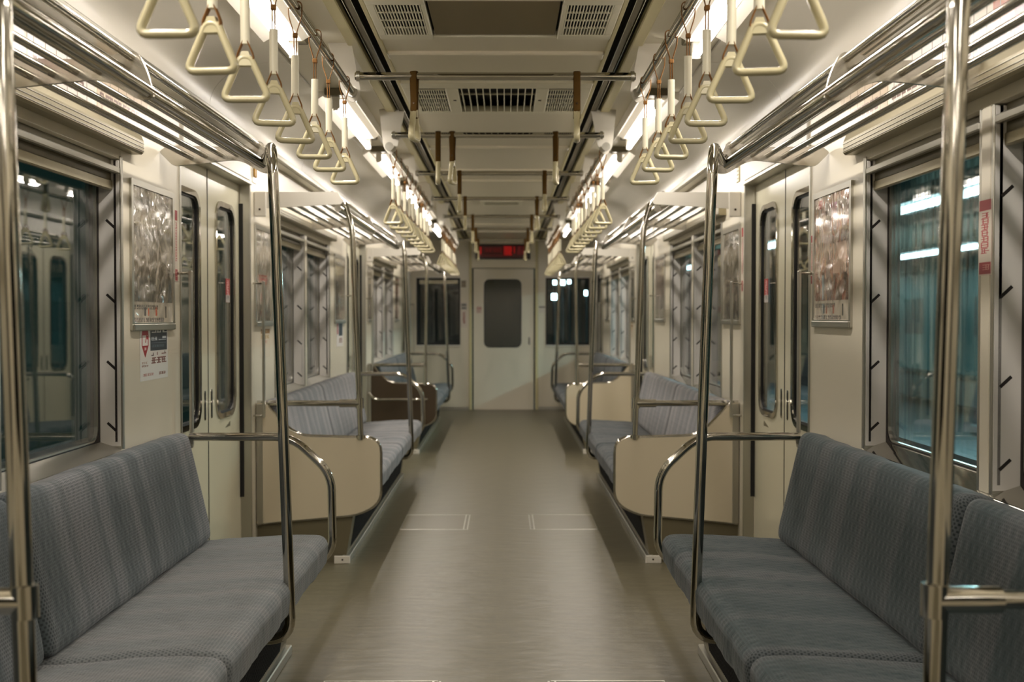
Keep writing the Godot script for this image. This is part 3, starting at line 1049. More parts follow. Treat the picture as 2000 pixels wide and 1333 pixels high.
	if i == 0:
		tube(path_round([P(s * 0.752, 0.3, dn), P(s * 0.742, 0.7, dn), P(s * 0.775, 1.86, dn), P(s * 0.80, 1.93, dn), P(s * 0.87, 1.95, dn)], 0.06), 0.018, 16)
	else:
		tube(path_round([P(s * 0.737, 0.665, dn), P(s * (tops[i] - 0.035), 1.80, dn), P(s * (tops[i]), 1.93, dn), P(s * (tops[i] + 0.03), 1.945, dn + 0.02)], 0.06), 0.0155, 14)
	part("pole", M.steel, pn)
	tube(PackedVector3Array([P(s * 0.752, 0.862, dn), P(s * 1.23, 0.862, dn + 0.005)]), 0.016, 12)
	part("arm", M.steel, pn)
	tube(PackedVector3Array([P(s * 0.745, 0.862, dn), P(s * 0.765, 0.862, dn), P(s * 0.80, 0.862, dn), P(s * 0.85, 0.862, dn)]), 0.0225, 14)
	part("arm_socket", M.steel, pn)
	rod(P(s * 0.742, 0.835, dn), P(s * 0.7435, 0.889, dn), 0.0225, 14)
	part("collar", M.steel, pn)
	if i > 0:
		rod(P(s * 0.737, 0.672, dn), P(s * 0.737, 0.69, dn), 0.024, 14)
		part("foot_collar", M.steel, pn)
	# pole rising before the seat front at the far end, its neck reaching the rack
	var df: float = [3.62, 8.33, 13.85][i]
	var rx := rack_x(i)
	var re: float = d1 - 0.13
	var pf := thing("grab_pole", "steel pole curving under the seat, far end of the %s %s bench" % [bench_word[i], lr], "pole", P(s * 0.655, 0.3, df), "poles along the benches")
	tube(path_round([P(s * 0.80, 0.285, df), P(s * 0.652, 0.285, df), P(s * 0.662, 0.6, df), P(s * 0.70, 1.70, df), P(s * 0.708, 1.875, df), P(s * (rx - 0.025), 1.908, re - 0.03), P(s * rx, 1.935, re + 0.06)], 0.11), 0.0175, 16)
	part("pole", M.steel, pf)
	# guard rail wrapping the far end
	var gr := thing("seat_guard_rail", "bent steel guard rail at the far end of the %s %s bench" % [bench_word[i], lr], "rail", P(s * 0.9, 0.4, d1), "guard rails at the bench ends")
	tube(path_round([P(s * 1.20, 0.855, d1 + 0.025), P(s * 0.80, 0.855, d1 + 0.025), P(s * 0.645, 0.71, d1 + 0.025), P(s * 0.640, 0.40, d1 + 0.025), P(s * 0.74, 0.33, d1 + 0.02)], 0.07), 0.0165, 14)
	part("rail", M.steel, gr)
	box(s * 1.185, s * 1.21, 0.825, 0.86, d1 + 0.014, d1 + 0.03, 0.004)
	part("wall_fixing", M.brushed, gr)

func rack_x(i: int) -> float:
	return [0.88, 0.85, 0.80][i]

func build_rack(s: float, i: int) -> void:
	var d0: float = BENCH[i][0]
	var d1: float = BENCH[i][1]
	if i == 0:
		d0 = 0.9
	var fx: float = rack_x(i) - 0.88
	var r := thing("luggage_rack", "steel pipe luggage rack above the %s %s window" % [bench_word[i], side_name[s]], "luggage rack", P(s * 1.05, 1.94, (d0 + d1) / 2), "luggage racks over the benches")
	rod(P(s * (0.88 + fx), 1.905, d0 - 0.04), P(s * (0.88 + fx), 1.905, d1 - 0.13), 0.0185, 16)
	part("front_rail", M.steel, r)
	for q in [[0.919 + fx, 1.992, 0.0115], [0.944 + fx, 1.965, 0.0115], [1.0 + fx * 0.6, 1.957, 0.0105], [1.06 + fx * 0.4, 1.955, 0.0105], [1.12, 1.95, 0.0105], [1.176, 1.943, 0.0105]]:
		rod(P(s * q[0], q[1], d0 + 0.01), P(s * q[0], q[1], d1 - 0.01), q[2], 10)
		part("pipe", M.steel, r)
	var pl := outline([Vector2(1.245, 1.91), Vector2(0.99 + fx, 1.937), Vector2(0.90 + fx, 1.882), Vector2(0.858 + fx, 1.885), Vector2(0.878 + fx, 1.96), Vector2(0.905 + fx, 2.012), Vector2(0.95 + fx, 2.0), Vector2(1.02 + fx, 1.985), Vector2(1.27, 1.99), Vector2(1.30, 1.965), Vector2(1.27, 1.935)], [0.03, 0.04, 0.02, 0.018, 0.03, 0.03, 0.03, 0.05, 0.03, 0.01, 0.02])
	var dm: float = [2.91, 7.58, 12.6][i]
	for d in [d0, dm, d1 - 0.012]:
		if d == d0 and i > 0:
			slab(PackedVector2Array([Vector2(1.292, 1.905), Vector2(0.87 + fx, 1.93), Vector2(0.855 + fx, 1.945), Vector2(0.885 + fx, 1.995), Vector2(1.292, 1.995)]), P(0, 0, d + 0.002), Vector3(s, 0, 0), Vector3.UP, Vector3(0, 0, 1), 0.012)
			part("end_plate", M.white_paint, r)
			box(s * 1.235, s * 1.299, 1.862, 1.995, d - 0.03, d - 0.012, 0.006)
			part("end_cover", M.white_paint, r)
			rod(P(s * 1.268, 1.90, d - 0.029), P(s * 1.268, 1.90, d - 0.033), 0.006, 10)
			part("screw", M.screw, r)
			continue
		slab(pl, P(0, 0, d + 0.006), Vector3(s, 0, 0), Vector3.UP, Vector3(0, 0, 1), 0.012)
		part("bracket", M.white_paint if (d == d0) else M.satin_plate, r)

# ------------------------------------------------------------------ strap rails, lamps, straps
func build_strap_rail(s: float, i: int) -> void:
	var q: Array = [[0.2, 4.58], [6.05, 9.28], [10.92, 14.2]][i]
	var r := thing("strap_rail", "long steel ceiling rail carrying straps over the %s %s bench" % [bench_word[i], side_name[s]], "rail", P(s * 0.578, 2.235, (q[0] + q[1]) / 2), "strap rails along the aisle")
	rod(P(s * 0.578, 2.235, q[0] - 0.02), P(s * 0.578, 2.235, q[1] + 0.02), 0.016, 14)
	part("rail", M.steel, r)
	for d in [q[0], q[1]] if i == 0 else [q[0], (q[0] + q[1]) / 2, q[1]]:
		var o := outline([Vector2(0.50, 2.4395), Vector2(0.54, 2.235), Vector2(0.578, 2.19), Vector2(0.615, 2.235), Vector2(0.636, 2.4395)] if d == q[0] else [Vector2(0.585, 2.4395), Vector2(0.546, 2.235), Vector2(0.578, 2.19), Vector2(0.622, 2.235), Vector2(0.68, 2.4395)], [0.002, 0.03, 0.04, 0.03, 0.002])
		slab(o, P(0, 0, d + 0.03), Vector3(s, 0, 0), Vector3.UP, Vector3(0, 0, 1), 0.008)
		part("hanger_plate", M.white_paint, r)
		rod(P(s * 0.578, 2.235, d - 0.014), P(s * 0.578, 2.235, d - 0.03), 0.023, 16)
		part("end_collar", M.brushed, r)

func build_lamps(s: float) -> void:
	var wd := ["", "", "first", "second", "third", "fourth", "fifth", "sixth", "seventh"]
	for k in LAMPS.size():
		var q: Array = LAMPS[k]
		var lab: String = "bare fluorescent tube in a white ceiling trough, %s along the %s side" % [wd[k] if wd[k] != "" else ("rearmost" if k == 0 else "overhead"), side_name[s]]
		var l := thing("ceiling_light", lab, "light", P(s * 0.79, 2.36, (q[0] + q[1]) / 2), "fluorescent ceiling lights")
		var pr := PackedVector2Array([Vector2(0.90, 2.395), Vector2(0.86, 2.418), Vector2(0.83, 2.40), Vector2(0.75, 2.40), Vector2(0.72, 2.418), Vector2(0.694, 2.40), Vector2(0.694, 2.385), Vector2(0.690, 2.385), Vector2(0.690, 2.4395), Vector2(0.90, 2.4395)])
		slab(pr, P(0, 0, q[1] - 0.06), Vector3(s, 0, 0), Vector3.UP, Vector3(0, 0, 1), q[1] - q[0] - 0.12)
		part("reflector", M.white_paint, l)
		for d in [q[0] + 0.02, q[1] - 0.02]:
			box(s * 0.772, s * 0.808, 2.34, 2.41, d - 0.012, d + 0.012, 0.006)
			part("lamp_holder", M.white_paint, l)
			box(s * 0.74, s * 0.84, 2.405, 2.4395, d - 0.05, d + 0.05, 0.004)
			part("end_block", M.base_grey, l)
		rod(P(s * 0.79, 2.356, q[0] + 0.03), P(s * 0.79, 2.356, q[1] - 0.03), 0.0155, 14)
		part("tube", M.tube_glow, l)

const BARS := [4.58, 6.05, 7.65, 9.28, 10.92, 12.5, 14.2]

func build_cross_rails() -> void:
	var wd := ["first", "second", "third", "fourth", "fifth", "sixth", "last"]
	for k in BARS.size():
		var d: float = BARS[k]
		var r := thing("cross_rail", "%s steel rail across the aisle under the ceiling" % wd[k], "rail", P(0, 2.30, d), "rails across the aisle")
		rod(P(-0.567, 2.30, d), P(0.567, 2.30, d), 0.016, 14)
		part("rail", M.steel, r)
		for s in [-1.0, 1.0]:
			rod(P(s * 0.548, 2.30, d), P(s * 0.562, 2.30, d), 0.021, 14)
			part("end_collar", M.brushed, r)

func grip_path() -> PackedVector3Array:
	# rounded triangle in the xy plane, bottom at y = 0.0085
	var pts := outline([Vector2(-0.056, 0.009), Vector2(0.056, 0.009), Vector2(0.012, 0.108), Vector2(-0.012, 0.108)], [0.022, 0.022, 0.014, 0.014], 5)
	var out := PackedVector3Array()
	for p in pts:
		out.append(Vector3(p.x, p.y, 0))
	return out

func build_strap(label: String, group: String, at: Vector3) -> Node3D:
	# origin: the bottom of the grip ring; rail 0.4 above
	var t := thing("hanging_strap", label, "strap", at, group)
	org = Vector3.ZERO
	tube(grip_path(), 0.0085, 10, true, 0.0115, Vector3(0, 0, 1))
	slab(PackedVector2Array([Vector2(-0.021, 0.088), Vector2(0.021, 0.088), Vector2(0.008, 0.122), Vector2(-0.008, 0.122)]), Vector3(0, 0, -0.0095), Vector3.RIGHT, Vector3.UP, Vector3(0, 0, 1), 0.019)
	part("grip_ring", M.ring_plastic, t)
	tube(path_round([Vector3(-0.004, 0.150, 0), Vector3(-0.020, 0.112, 0.001), Vector3(-0.018, 0.094, 0.001), Vector3(0.018, 0.094, 0.001), Vector3(0.020, 0.112, 0.001), Vector3(0.004, 0.150, 0)], 0.012, 4), 0.0022, 6, false, 0.009, Vector3(0, 0, 1))
	part("ring_loop", M.leather, t)
	tube(PackedVector3Array([Vector3(0, 0.140, 0), Vector3(0, 0.143, 0), Vector3(0, 0.256, 0), Vector3(0, 0.259, 0)]), 0.0115, 12, false, 0.009, Vector3(0, 0, 1))
	part("sleeve", M.sleeve_plastic, t)
	# two cords running up and round the rail
	var loop := path_round([Vector3(-0.0035, 0.255, 0), Vector3(-0.0035, 0.325, 0), Vector3(-0.0195, 0.375, 0), Vector3(-0.0195, 0.418, 0), Vector3(0.0195, 0.418, 0), Vector3(0.0195, 0.375, 0), Vector3(0.0035, 0.325, 0), Vector3(0.0035, 0.255, 0)], 0.014, 5)
	tube(loop, 0.0018, 6, false, 0.006, Vector3(0, 0, 1))
	part("cord_loop", M.leather, t)
	obox(Vector3(0, 0.318, 0), Vector3(0.0075, 0.007, 0.007), Basis.IDENTITY, 0.002)
	part("keeper", M.leather, t)
	return t

func build_short_strap(label: String, group: String, at: Vector3) -> Node3D:
	# origin: the bottom of the grip ring; rail 0.265 above
	var t := thing("short_strap", label, "strap", at, group)
	org = Vector3.ZERO
	var g := PackedVector3Array()
	for p in outline([Vector2(-0.05, 0.009), Vector2(0.05, 0.009), Vector2(0.012, 0.118), Vector2(-0.012, 0.118)], [0.024, 0.024, 0.014, 0.014], 5):
		g.append(Vector3(0, p.y, p.x))
	tube(g, 0.0085, 10, true, 0.013, Vector3.RIGHT)
	slab(PackedVector2Array([Vector2(-0.02, 0.098), Vector2(0.02, 0.098), Vector2(0.009, 0.13), Vector2(-0.009, 0.13)]), Vector3(-0.013, 0, 0), Vector3(0, 0, 1), Vector3.UP, Vector3.RIGHT, 0.026)
	part("grip_ring", M.ring_plastic, t)
	var lp := path_round([Vector3(0, 0.095, 0.002), Vector3(0, 0.10, 0.012), Vector3(0, 0.17, 0.006), Vector3(0, 0.235, 0.016), Vector3(0, 0.284, 0.016), Vector3(0, 0.284, -0.016), Vector3(0, 0.235, -0.016), Vector3(0, 0.17, -0.006), Vector3(0, 0.10, -0.012), Vector3(0, 0.095, -0.002)], 0.012, 4)
	tube(lp, 0.002, 8, false, 0.0145, Vector3.RIGHT)
	part("leather_band", M.leather_band, t)
	for y in [0.155, 0.205]:
		rod(Vector3(0, y, 0.007), Vector3(0, y, 0.0125), 0.004, 10)
		part("rivet", M.screw, t)
	return t

func ordinal(k: int) -> String:
	return ["first", "second", "third", "fourth", "fifth", "sixth", "seventh", "eighth", "ninth", "tenth"][k]

func build_straps() -> void:
	var rng := RandomNumberGenerator.new()
	rng.seed = 8
	var proto: Node3D = null
	for s in [-1.0, 1.0]:
		for i in 3:
			var ds := []
			if i == 0:
				ds = [2.08, 2.39, 2.70, 3.03, 3.33, 3.66, 3.98, 4.36]
			else:
				for k in 9:
					ds.append([0, 6.24, 11.1][i] + k * 0.345)
			for k in ds.size():
				var lab := "cream triangular hanging strap above the %s %s bench, %s from the near end" % [bench_word[i], side_name[s], ordinal(k)]
				var grp := "hanging straps on the aisle rails"
				var p := P(s * 0.578, 1.835, ds[k])
				var t: Node3D
				if proto == null:
					proto = build_strap(lab, grp, p)
					t = proto
				else:
					t = proto.duplicate()
					t.name = numbered("hanging_strap")
					add_child(t, true)
					t.position = p
					t.set_meta("label", lab)
				t.rotation.y = rng.randf_range(-0.28, 0.28)
				t.rotation.z = rng.randf_range(-0.012, 0.012)
	var spots := []
	for k in BARS.size():
		spots.append([k, [-0.328, -0.32, -0.27, -0.29, -0.275, -0.285, -0.30][k], "left"])
		spots.append([k, [0.33, 0.31, 0.306, 0.30, 0.295, 0.29, 0.29][k], "right"])
	spots.append([1, -0.243, "extra inner left"])
	proto = null
	for q in spots:
		var lab := "short brown leather strap, %s one on the %s rail across the aisle" % [q[2], ["first", "second", "third", "fourth", "fifth", "sixth", "last"][q[0]]]
		var p := P(q[1], 2.035, BARS[q[0]])
		var t: Node3D
		if proto == null:
			proto = build_short_strap(lab, "short straps on the cross rails", p)
			t = proto
		else:
			t = proto.duplicate()
			t.name = numbered("short_strap")
			add_child(t, true)
			t.position = p
			t.set_meta("label", lab)
		t.rotation.y = rng.randf_range(-0.3, 0.3)

# ------------------------------------------------------------------ posters and stickers
func poster(s: float, d0: float, d1: float, y0: float, y1: float, label: String, im: Image, rough: float) -> void:
	var o := thing("poster_frame", label, "poster", P(s * W, (y0 + y1) / 2, (d0 + d1) / 2), "framed posters on the side walls")
	var cx := (d0 + d1) / 2
	var hw := (d1 - d0) / 2
	var cy := (y0 + y1) / 2
	var hh := (y1 - y0) / 2
	ring_plate(rrect(cx, cy, hw, hh, 0.006, 3), rrect(cx, cy + 0.004, hw - 0.022, hh - 0.026, 0.003, 3), Vector3(s * (W - 0.009), 0, 0), Vector3(0, 0, -1), Vector3.UP, Vector3(s, 0, 0), 0.009)
	part("frame", M.brushed, o)
	box(s * (W - 0.015), s * (W - 0.008), y0 + 0.002, y0 + 0.024, d0 + 0.01, d1 - 0.01, 0.004)
	part("bottom_clip", M.brushed, o)
	var m := print_mat(im, rough, 0.8)
	m.normal_enabled = true
	m.normal_texture = film
	m.normal_scale = 0.6
	m.clearcoat_enabled = true
	m.clearcoat = 1.0
	m.clearcoat_roughness = 0.06
	if s < 0:
		sheet("sheet", m, o, P(s * (W - 0.004), y0 + 0.02, d0 + 0.015), Vector3(0, 0, -(d1 - d0 - 0.03)), Vector3(0, y1 - y0 - 0.04, 0))
	else:
		sheet("sheet", m, o, P(s * (W - 0.004), y0 + 0.02, d1 - 0.015), Vector3(0, 0, d1 - d0 - 0.03), Vector3(0, y1 - y0 - 0.04, 0))

func sticker(called: String, s: float, x: float, d0: float, d1: float, y0: float, y1: float, label: String, im: Image) -> void:
	var o := thing(called, label, "sticker", P(s * x, (y0 + y1) / 2, (d0 + d1) / 2))
	var m := print_mat(im)
	if s < 0:
		sheet("sheet", m, o, P(s * (x - 0.0002), y0, d0), Vector3(0, 0, -(d1 - d0)), Vector3(0, y1 - y0, 0))
	else:
		sheet("sheet", m, o, P(s * (x - 0.0002), y0, d1), Vector3(0, 0, d1 - d0), Vector3(0, y1 - y0, 0))

func build_posters() -> void:
	var silver := [Color(0.30, 0.265, 0.21), Color(0.42, 0.385, 0.33), Color(0.56, 0.52, 0.46), Color(0.36, 0.32, 0.27), Color(0.70, 0.66, 0.60)]
	var pink := [Color(0.32, 0.24, 0.20), Color(0.55, 0.43, 0.34), Color(0.66, 0.42, 0.36), Color(0.72, 0.62, 0.5), Color(0.50, 0.38, 0.36), Color(0.8, 0.74, 0.68)]
	var pale := [Color(0.62, 0.58, 0.50), Color(0.74, 0.70, 0.63), Color(0.68, 0.64, 0.57), Color(0.80, 0.77, 0.71)]
	var rng := RandomNumberGenerator.new()
	rng.seed = 3
	poster(-1, 4.03, 4.55, 1.275, 1.823, "framed poster behind wrinkled silvery film on the left wall above the white sticker", poster_image(5, silver, true), 0.1)
	var im := poster_image(6, pink, true)
	px(im, 12, 4, 10, 8, Color(0.74, 0.16, 0.14))
	px(im, 48, 10, 14, 12, Color(0.70, 0.32, 0.45))
	px(im, 52, 50, 34, 30, Color(0.72, 0.60, 0.52))
	poster(1, 4.08, 4.59, 1.285, 1.823, "framed colourful pink and brown poster beside the nearest right door", im, 0.14)
	im = poster_image(7, pale, false)
	glyphs(im, 20, 62, 4, 12, Color(0.72, 0.30, 0.26), rng)
	glyphs(im, 30, 88, 1, 10, Color(0.72, 0.34, 0.30), rng)
	glyphs(im, 24, 112, 6, 6, Color(0.72, 0.42, 0.36), rng)
	poster(-1, 6.02, 6.46, 1.275, 1.823, "framed pale poster with red characters beyond the nearest left door", im, 0.2)
	poster(1, 6.02, 6.5, 1.285, 1.823, "framed dim poster with bright glare beyond the nearest right door", poster_image(8, silver, false), 0.12)
	poster(-1, 8.82, 9.40, 1.275, 1.823, "framed grey poster before the middle left door", poster_image(9, silver, true), 0.15)
	poster(1, 8.86, 9.42, 1.285, 1.823, "framed purplish poster before the middle right door", poster_image(10, [Color(0.4, 0.32, 0.33), Color(0.55, 0.46, 0.46), Color(0.62, 0.56, 0.52), Color(0.36, 0.3, 0.29)], true), 0.15)
	poster(-1, 10.92, 11.32, 1.275, 1.823, "framed pale poster beyond the middle left door", poster_image(14, pale, false), 0.2)
	poster(1, 10.92, 11.32, 1.285, 1.823, "framed dark poster beyond the middle right door", poster_image(15, silver, false), 0.2)
	poster(-1, 13.62, 14.1, 1.275, 1.823, "framed poster before the farthest left door", poster_image(16, pink, false), 0.2)
	poster(1, 13.62, 14.1, 1.285, 1.823, "framed poster before the farthest right door", poster_image(17, silver, false), 0.2)
	# white notice with a red drop and navy block
	im = Image.create(128, 224, false, Image.FORMAT_RGB8)
	im.fill(Color(0.87, 0.86, 0.84))
	var red := Color(0.62, 0.07, 0.11)
	for y in 112:
		var t := y / 111.0
		var w := int(16.0 * sqrt(maxf(0.0, 1.0 - pow((t - 0.45) / 0.56, 2.0))) * (1.0 if t < 0.62 else (1.0 - (t - 0.62) * 1.6)))
		if t < 0.27 or t > 0.62:
			px(im, 23 - w, 24 + y, w * 2, 1, red)
		else:
			px(im, 23 - w, 24 + y, 3, 1, red)
			px(im, 23 + w - 3, 24 + y, 3, 1, red)
	for k in 70:
		px(im, 36 - k / 5, 12 + k, 3, 1, red)
	px(im, 36, 8, 5, 14, red)
	px(im, 30, 56, 7, 14, red)
	glyphs(im, 18, 100, 1, 10, Color(0.87, 0.8, 0.8), rng)
	px(im, 46, 6, 78, 108, Color(0.10, 0.15, 0.20))
	glyphs(im, 49, 22, 3, 24, Color(0.86, 0.87, 0.87), rng)
	glyphs(im, 51, 62, 2, 13, Color(0.8, 0.82, 0.83), rng)
	px(im, 84, 72, 36, 3, Color(0.7, 0.74, 0.76))
	px(im, 102, 60, 18, 9, Color(0.75, 0.78, 0.8))
	px(im, 50, 84, 70, 2, Color(0.4, 0.46, 0.5))
	glyphs(im, 52, 92, 6, 9, Color(0.42, 0.5, 0.54), rng)
	var brown := Color(0.44, 0.18, 0.10)
	px(im, 50, 130, 12, 3, Color(0.2, 0.1, 0.1)); px(im, 58, 122, 3, 10, Color(0.2, 0.1, 0.1))
	px(im, 76, 120, 3, 12, brown); px(im, 98, 126, 22, 3, brown); px(im, 112, 118, 3, 10, Color(0.2, 0.15, 0.12))
	glyphs(im, 49, 140, 3, 23, brown, rng)
	glyphs(im, 8, 154, 3, 7, Color(0.66, 0.5, 0.42), rng)
	glyphs(im, 8, 166, 4, 6, brown, rng)
	glyphs(im, 12, 198, 5, 9, Color(0.60, 0.2, 0.14), rng)
	glyphs(im, 84, 198, 3, 10, brown, rng)
	sticker("notice_sticker", -1, W, 4.135, 4.475, 1.088, 1.312, "white notice with a red drop emblem and navy block on the left wall", im)
	# narrow upright stickers
	im = Image.create(16, 128, false, Image.FORMAT_RGB8)
	im.fill(Color(0.80, 0.76, 0.70))
	px(im, 1, 0, 14, 18, Color(0.63, 0.08, 0.12))
	glyphs(im, 3, 22, 7, 9, Color(0.63, 0.10, 0.14), rng, true)
	px(im, 1, 106, 14, 20, Color(0.55, 0.07, 0.10))
	glyphs(im, 4, 110, 1, 9, Color(0.8, 0.6, 0.55), rng)
	sticker("pillar_sticker", 1, W - 0.004, 2.905, 2.985, 1.435, 1.632, "upright white and red sticker on the pillar of the nearest right window", im)
	for q in [[-1.0, 4.582, 4.618, 1.47, 1.76, "upright red and white sticker beside the left silvery poster"], [1.0, 4.61, 4.64, 1.46, 1.66, "upright brown red sticker beside the pink right poster"], [1.0, 5.965, 6.005, 1.46, 1.80, "upright red lettered sticker beyond the nearest right door"]]:
		sticker("pillar_sticker", q[0], W, q[1], q[2], q[3], q[4], q[5], im)
	# small fittings on the upper wall beyond the nearest doors
	var o: Node3D = thing("slotted_plate", "small cream slotted plate high on the wall beyond the nearest right door", "plate", P(W, 2.105, 6.1))
	box(W - 0.006, W, 2.055, 2.155, 6.06, 6.13, 0.002)
	part("plate", M.cream_strip, o)
	for k in 4:
		box(W - 0.0072, W - 0.0055, 2.07 + k * 0.02, 2.076 + k * 0.02, 6.07, 6.105, 0.0)
		part("slot", M.screw, o)
	o = thing("key_latch", "pair of small brass latches high on the wall beyond the nearest left door", "latch", P(-W, 2.1, 6.02))
	box(-W, -W + 0.003, 2.04, 2.15, 5.985, 6.075, 0.001)
	part("plate", M.white_paint, o)
	for k in 2:
		box(-W + 0.002, -W + 0.014, 2.07, 2.13, 6.0 + k * 0.035, 6.012 + k * 0.035, 0.003)
		part("latch", M.brass, o)
	# yellow notice beyond the left door
	im = Image.create(48, 128, false, Image.FORMAT_RGB8)
	im.fill(Color(0.82, 0.78, 0.70))
	glyphs(im, 4, 4, 3, 13, Color(0.66, 0.52, 0.20), rng)
	px(im, 2, 26, 44, 16, Color(0.52, 0.36, 0.12))
	glyphs(im, 8, 30, 3, 8, Color(0.8, 0.72, 0.5), rng)
	glyphs(im, 4, 48, 3, 12, Color(0.66, 0.54, 0.24), rng)
	glyphs(im, 6, 68, 3, 8, Color(0.7, 0.45, 0.38), rng)
	sticker("yellow_notice", -1, W, 6.17, 6.42, 1.10, 1.30, "ochre lettered notice below the pale poster beyond the left door", im)
	sticker("yellow_notice", 1, W, 11.1, 11.3, 1.12, 1.28, "small ochre notice under the poster beyond the middle right door", im)
	im = Image.create(48, 64, false, Image.FORMAT_RGB8)
	im.fill(Color(0.84, 0.82, 0.80))
	px(im, 16, 4, 28, 34, Color(0.12, 0.16, 0.2))
	px(im, 4, 8, 8, 26, Color(0.6, 0.1, 0.12))
	glyphs(im, 18, 44, 2, 11, Color(0.4, 0.2, 0.14), rng)
	sticker("notice_sticker", -1, W, 8.95, 9.3, 1.09, 1.30, "small white notice with a dark block before the middle left door", im)
	# labels stuck inside the door glass
	im = Image.create(24, 64, false, Image.FORMAT_RGB8)
	im.fill(Color(0.62, 0.13, 0.14))
	glyphs(im, 5, 5, 3, 12, Color(0.85, 0.7, 0.68), rng, true)
	px(im, 0, 44, 24, 20, Color(0.70, 0.68, 0.66))
	glyphs(im, 3, 47, 2, 8, Color(0.3, 0.3, 0.3), rng)
	sticker("door_sticker", -1, W + 0.062, 5.66, 5.74, 1.40, 1.52, "small red label on the glass of the nearest left door", im)
	sticker("door_sticker", 1, W + 0.062, 5.66, 5.74, 1.40, 1.52, "small red label on the glass of the nearest right door", im)
	# notices on the end wall
	im = Image.create(32, 96, false, Image.FORMAT_RGB8)
	im.fill(Color(0.80, 0.76, 0.71))
	px(im, 4, 6, 24, 9, Color(0.42, 0.42, 0.40))
	px(im, 4, 18, 24, 9, Color(0.46, 0.46, 0.44))
	glyphs(im, 11, 38, 4, 10, Color(0.50, 0.18, 0.12), rng, true)
	o = thing("end_notice", "upright notice with red brown characters left of the cab door", "sticker", P(-0.55, 1.35, END))
	sheet("sheet", print_mat(im), o, P(-0.60, 1.18, END - 0.0002), Vector3(0.095, 0, 0), Vector3(0, 0.36, 0))
	im = Image.create(32, 32, false, Image.FORMAT_RGB8)
	im.fill(Color(0.78, 0.72, 0.66))
	glyphs(im, 4, 4, 2, 11, Color(0.66, 0.3, 0.28), rng)
	glyphs(im, 4, 18, 2, 9, Color(0.66, 0.36, 0.32), rng)
	o = thing("end_notice", "small square notice on the cab door left of its window", "sticker", P(-0.33, 1.43, END))
	sheet("sheet", print_mat(im), o, P(-0.375, 1.38, END + 0.0048), Vector3(0.085, 0, 0), Vector3(0, 0.10, 0))
	im = Image.create(32, 24, false, Image.FORMAT_RGB8)
	im.fill(Color(0.80, 0.76, 0.71))
	px(im, 0, 3, 32, 4, Color(0.4, 0.34, 0.3))
	o = thing("end_notice", "small pale notice right of the cab door", "sticker", P(0.55, 1.45, END))
	sheet("sheet", print_mat(im), o, P(0.52, 1.39, END - 0.0002), Vector3(0.09, 0, 0), Vector3(0, 0.10, 0))
	im = Image.create(24, 32, false, Image.FORMAT_RGB8)
	im.fill(Color(0.55, 0.50, 0.42))
	px(im, 4, 4, 16, 3, Color(0.4, 0.36, 0.3))
	o = thing("end_notice", "faint grey plate high up left of the cab door", "sticker", P(-0.555, 1.8, END))
	sheet("sheet", print_mat(im), o, P(-0.59, 1.75, END - 0.0002), Vector3(0.07, 0, 0), Vector3(0, 0.1, 0))
	# advertising cards on the upper wall and on the cove
	var cards := [[-1.0, 2.1, 2.62, 0], [-1.0, 2.64, 3.16, 1], [-1.0, 3.18, 3.70, 2], [-1.0, 3.72, 4.24, 3], [1.0, 2.1, 2.62, 2], [1.0, 2.64, 3.16, 0], [1.0, 3.18, 3.70, 1], [1.0, 3.72, 4.24, 3]]
	var wd := ["first", "second", "third", "fourth"]
	var seen := {-1.0: 0, 1.0: 0}
	for q in cards:
		im = Image.create(128, 48, false, Image.FORMAT_RGB8)
		im.fill([Color(0.88, 0.84, 0.78), Color(0.90, 0.88, 0.85), Color(0.87, 0.85, 0.82), Color(0.80, 0.74, 0.66)][q[3]])
		if q[3] == 0:
			px(im, 60, 6, 60, 20, Color(0.72, 0.34, 0.22))
			px(im, 90, 20, 30, 20, Color(0.55, 0.22, 0.34))
		for k in 6:
			px(im, 10 + k * 20, 0, 1, 48, Color(0.55, 0.5, 0.45))
		glyphs(im, 6, 30, 9, 10, Color(0.5, 0.42, 0.4), rng)
		o = thing("wall_card", "slim advertising card behind the nearest %s luggage rack, %s from the near end" % [side_name[q[0]], wd[seen[q[0]]]], "card", P(q[0] * W, 2.1, (q[1] + q[2]) / 2), "advertising cards over the nearest windows")
		seen[q[0]] += 1
		if q[0] < 0:
			sheet("sheet", print_mat(im, 0.25), o, P(-W + 0.0005, 2.0, q[1]), Vector3(0, 0, -(q[2] - q[1])), Vector3(0, 0.19, 0))
		else:
			sheet("sheet", print_mat(im, 0.25), o, P(W - 0.0005, 2.0, q[2]), Vector3(0, 0, q[2] - q[1]), Vector3(0, 0.19, 0))
	for q in [[-1.0, 2.36, 2.76, "pink and violet advertising card curved on the nearest left cove"], [1.0, 3.38, 3.64, "red edged white card on the right cove behind the straps"]]:
		o = thing("cove_card", q[3], "card", P(q[0] * 1.2, 2.33, (q[1] + q[2]) / 2))
		var prof := PackedVector2Array()
		for k in 7:
			var g := PI / 2 * (0.10 + 0.50 * k / 6)
			prof.append(Vector2(0.965 + 0.282 * cos(g), 2.244 + 0.193 * sin(g)))
		strip(prof, q[0], q[1], q[2], 0.0008)
		part("sheet", M.paper, o)
		var pr2 := PackedVector2Array()
		for k in 4:
			var g := PI / 2 * (0.16 + 0.26 * k / 3)
			pr2.append(Vector2(0.965 + 0.2812 * cos(g), 2.244 + 0.1922 * sin(g)))
		if q[0] < 0:
			strip(pr2, q[0], q[1] + 0.01, q[2] - 0.02, 0.0006)
			var pm := mat("pink_print", Color(0.72, 0.26, 0.42), 0.4)
			part("pink_block", pm, o)
		else:
			strip(pr2, q[0], q[2] - 0.04, q[2] - 0.004, 0.0006)
			part("red_edge", M.red_print, o)

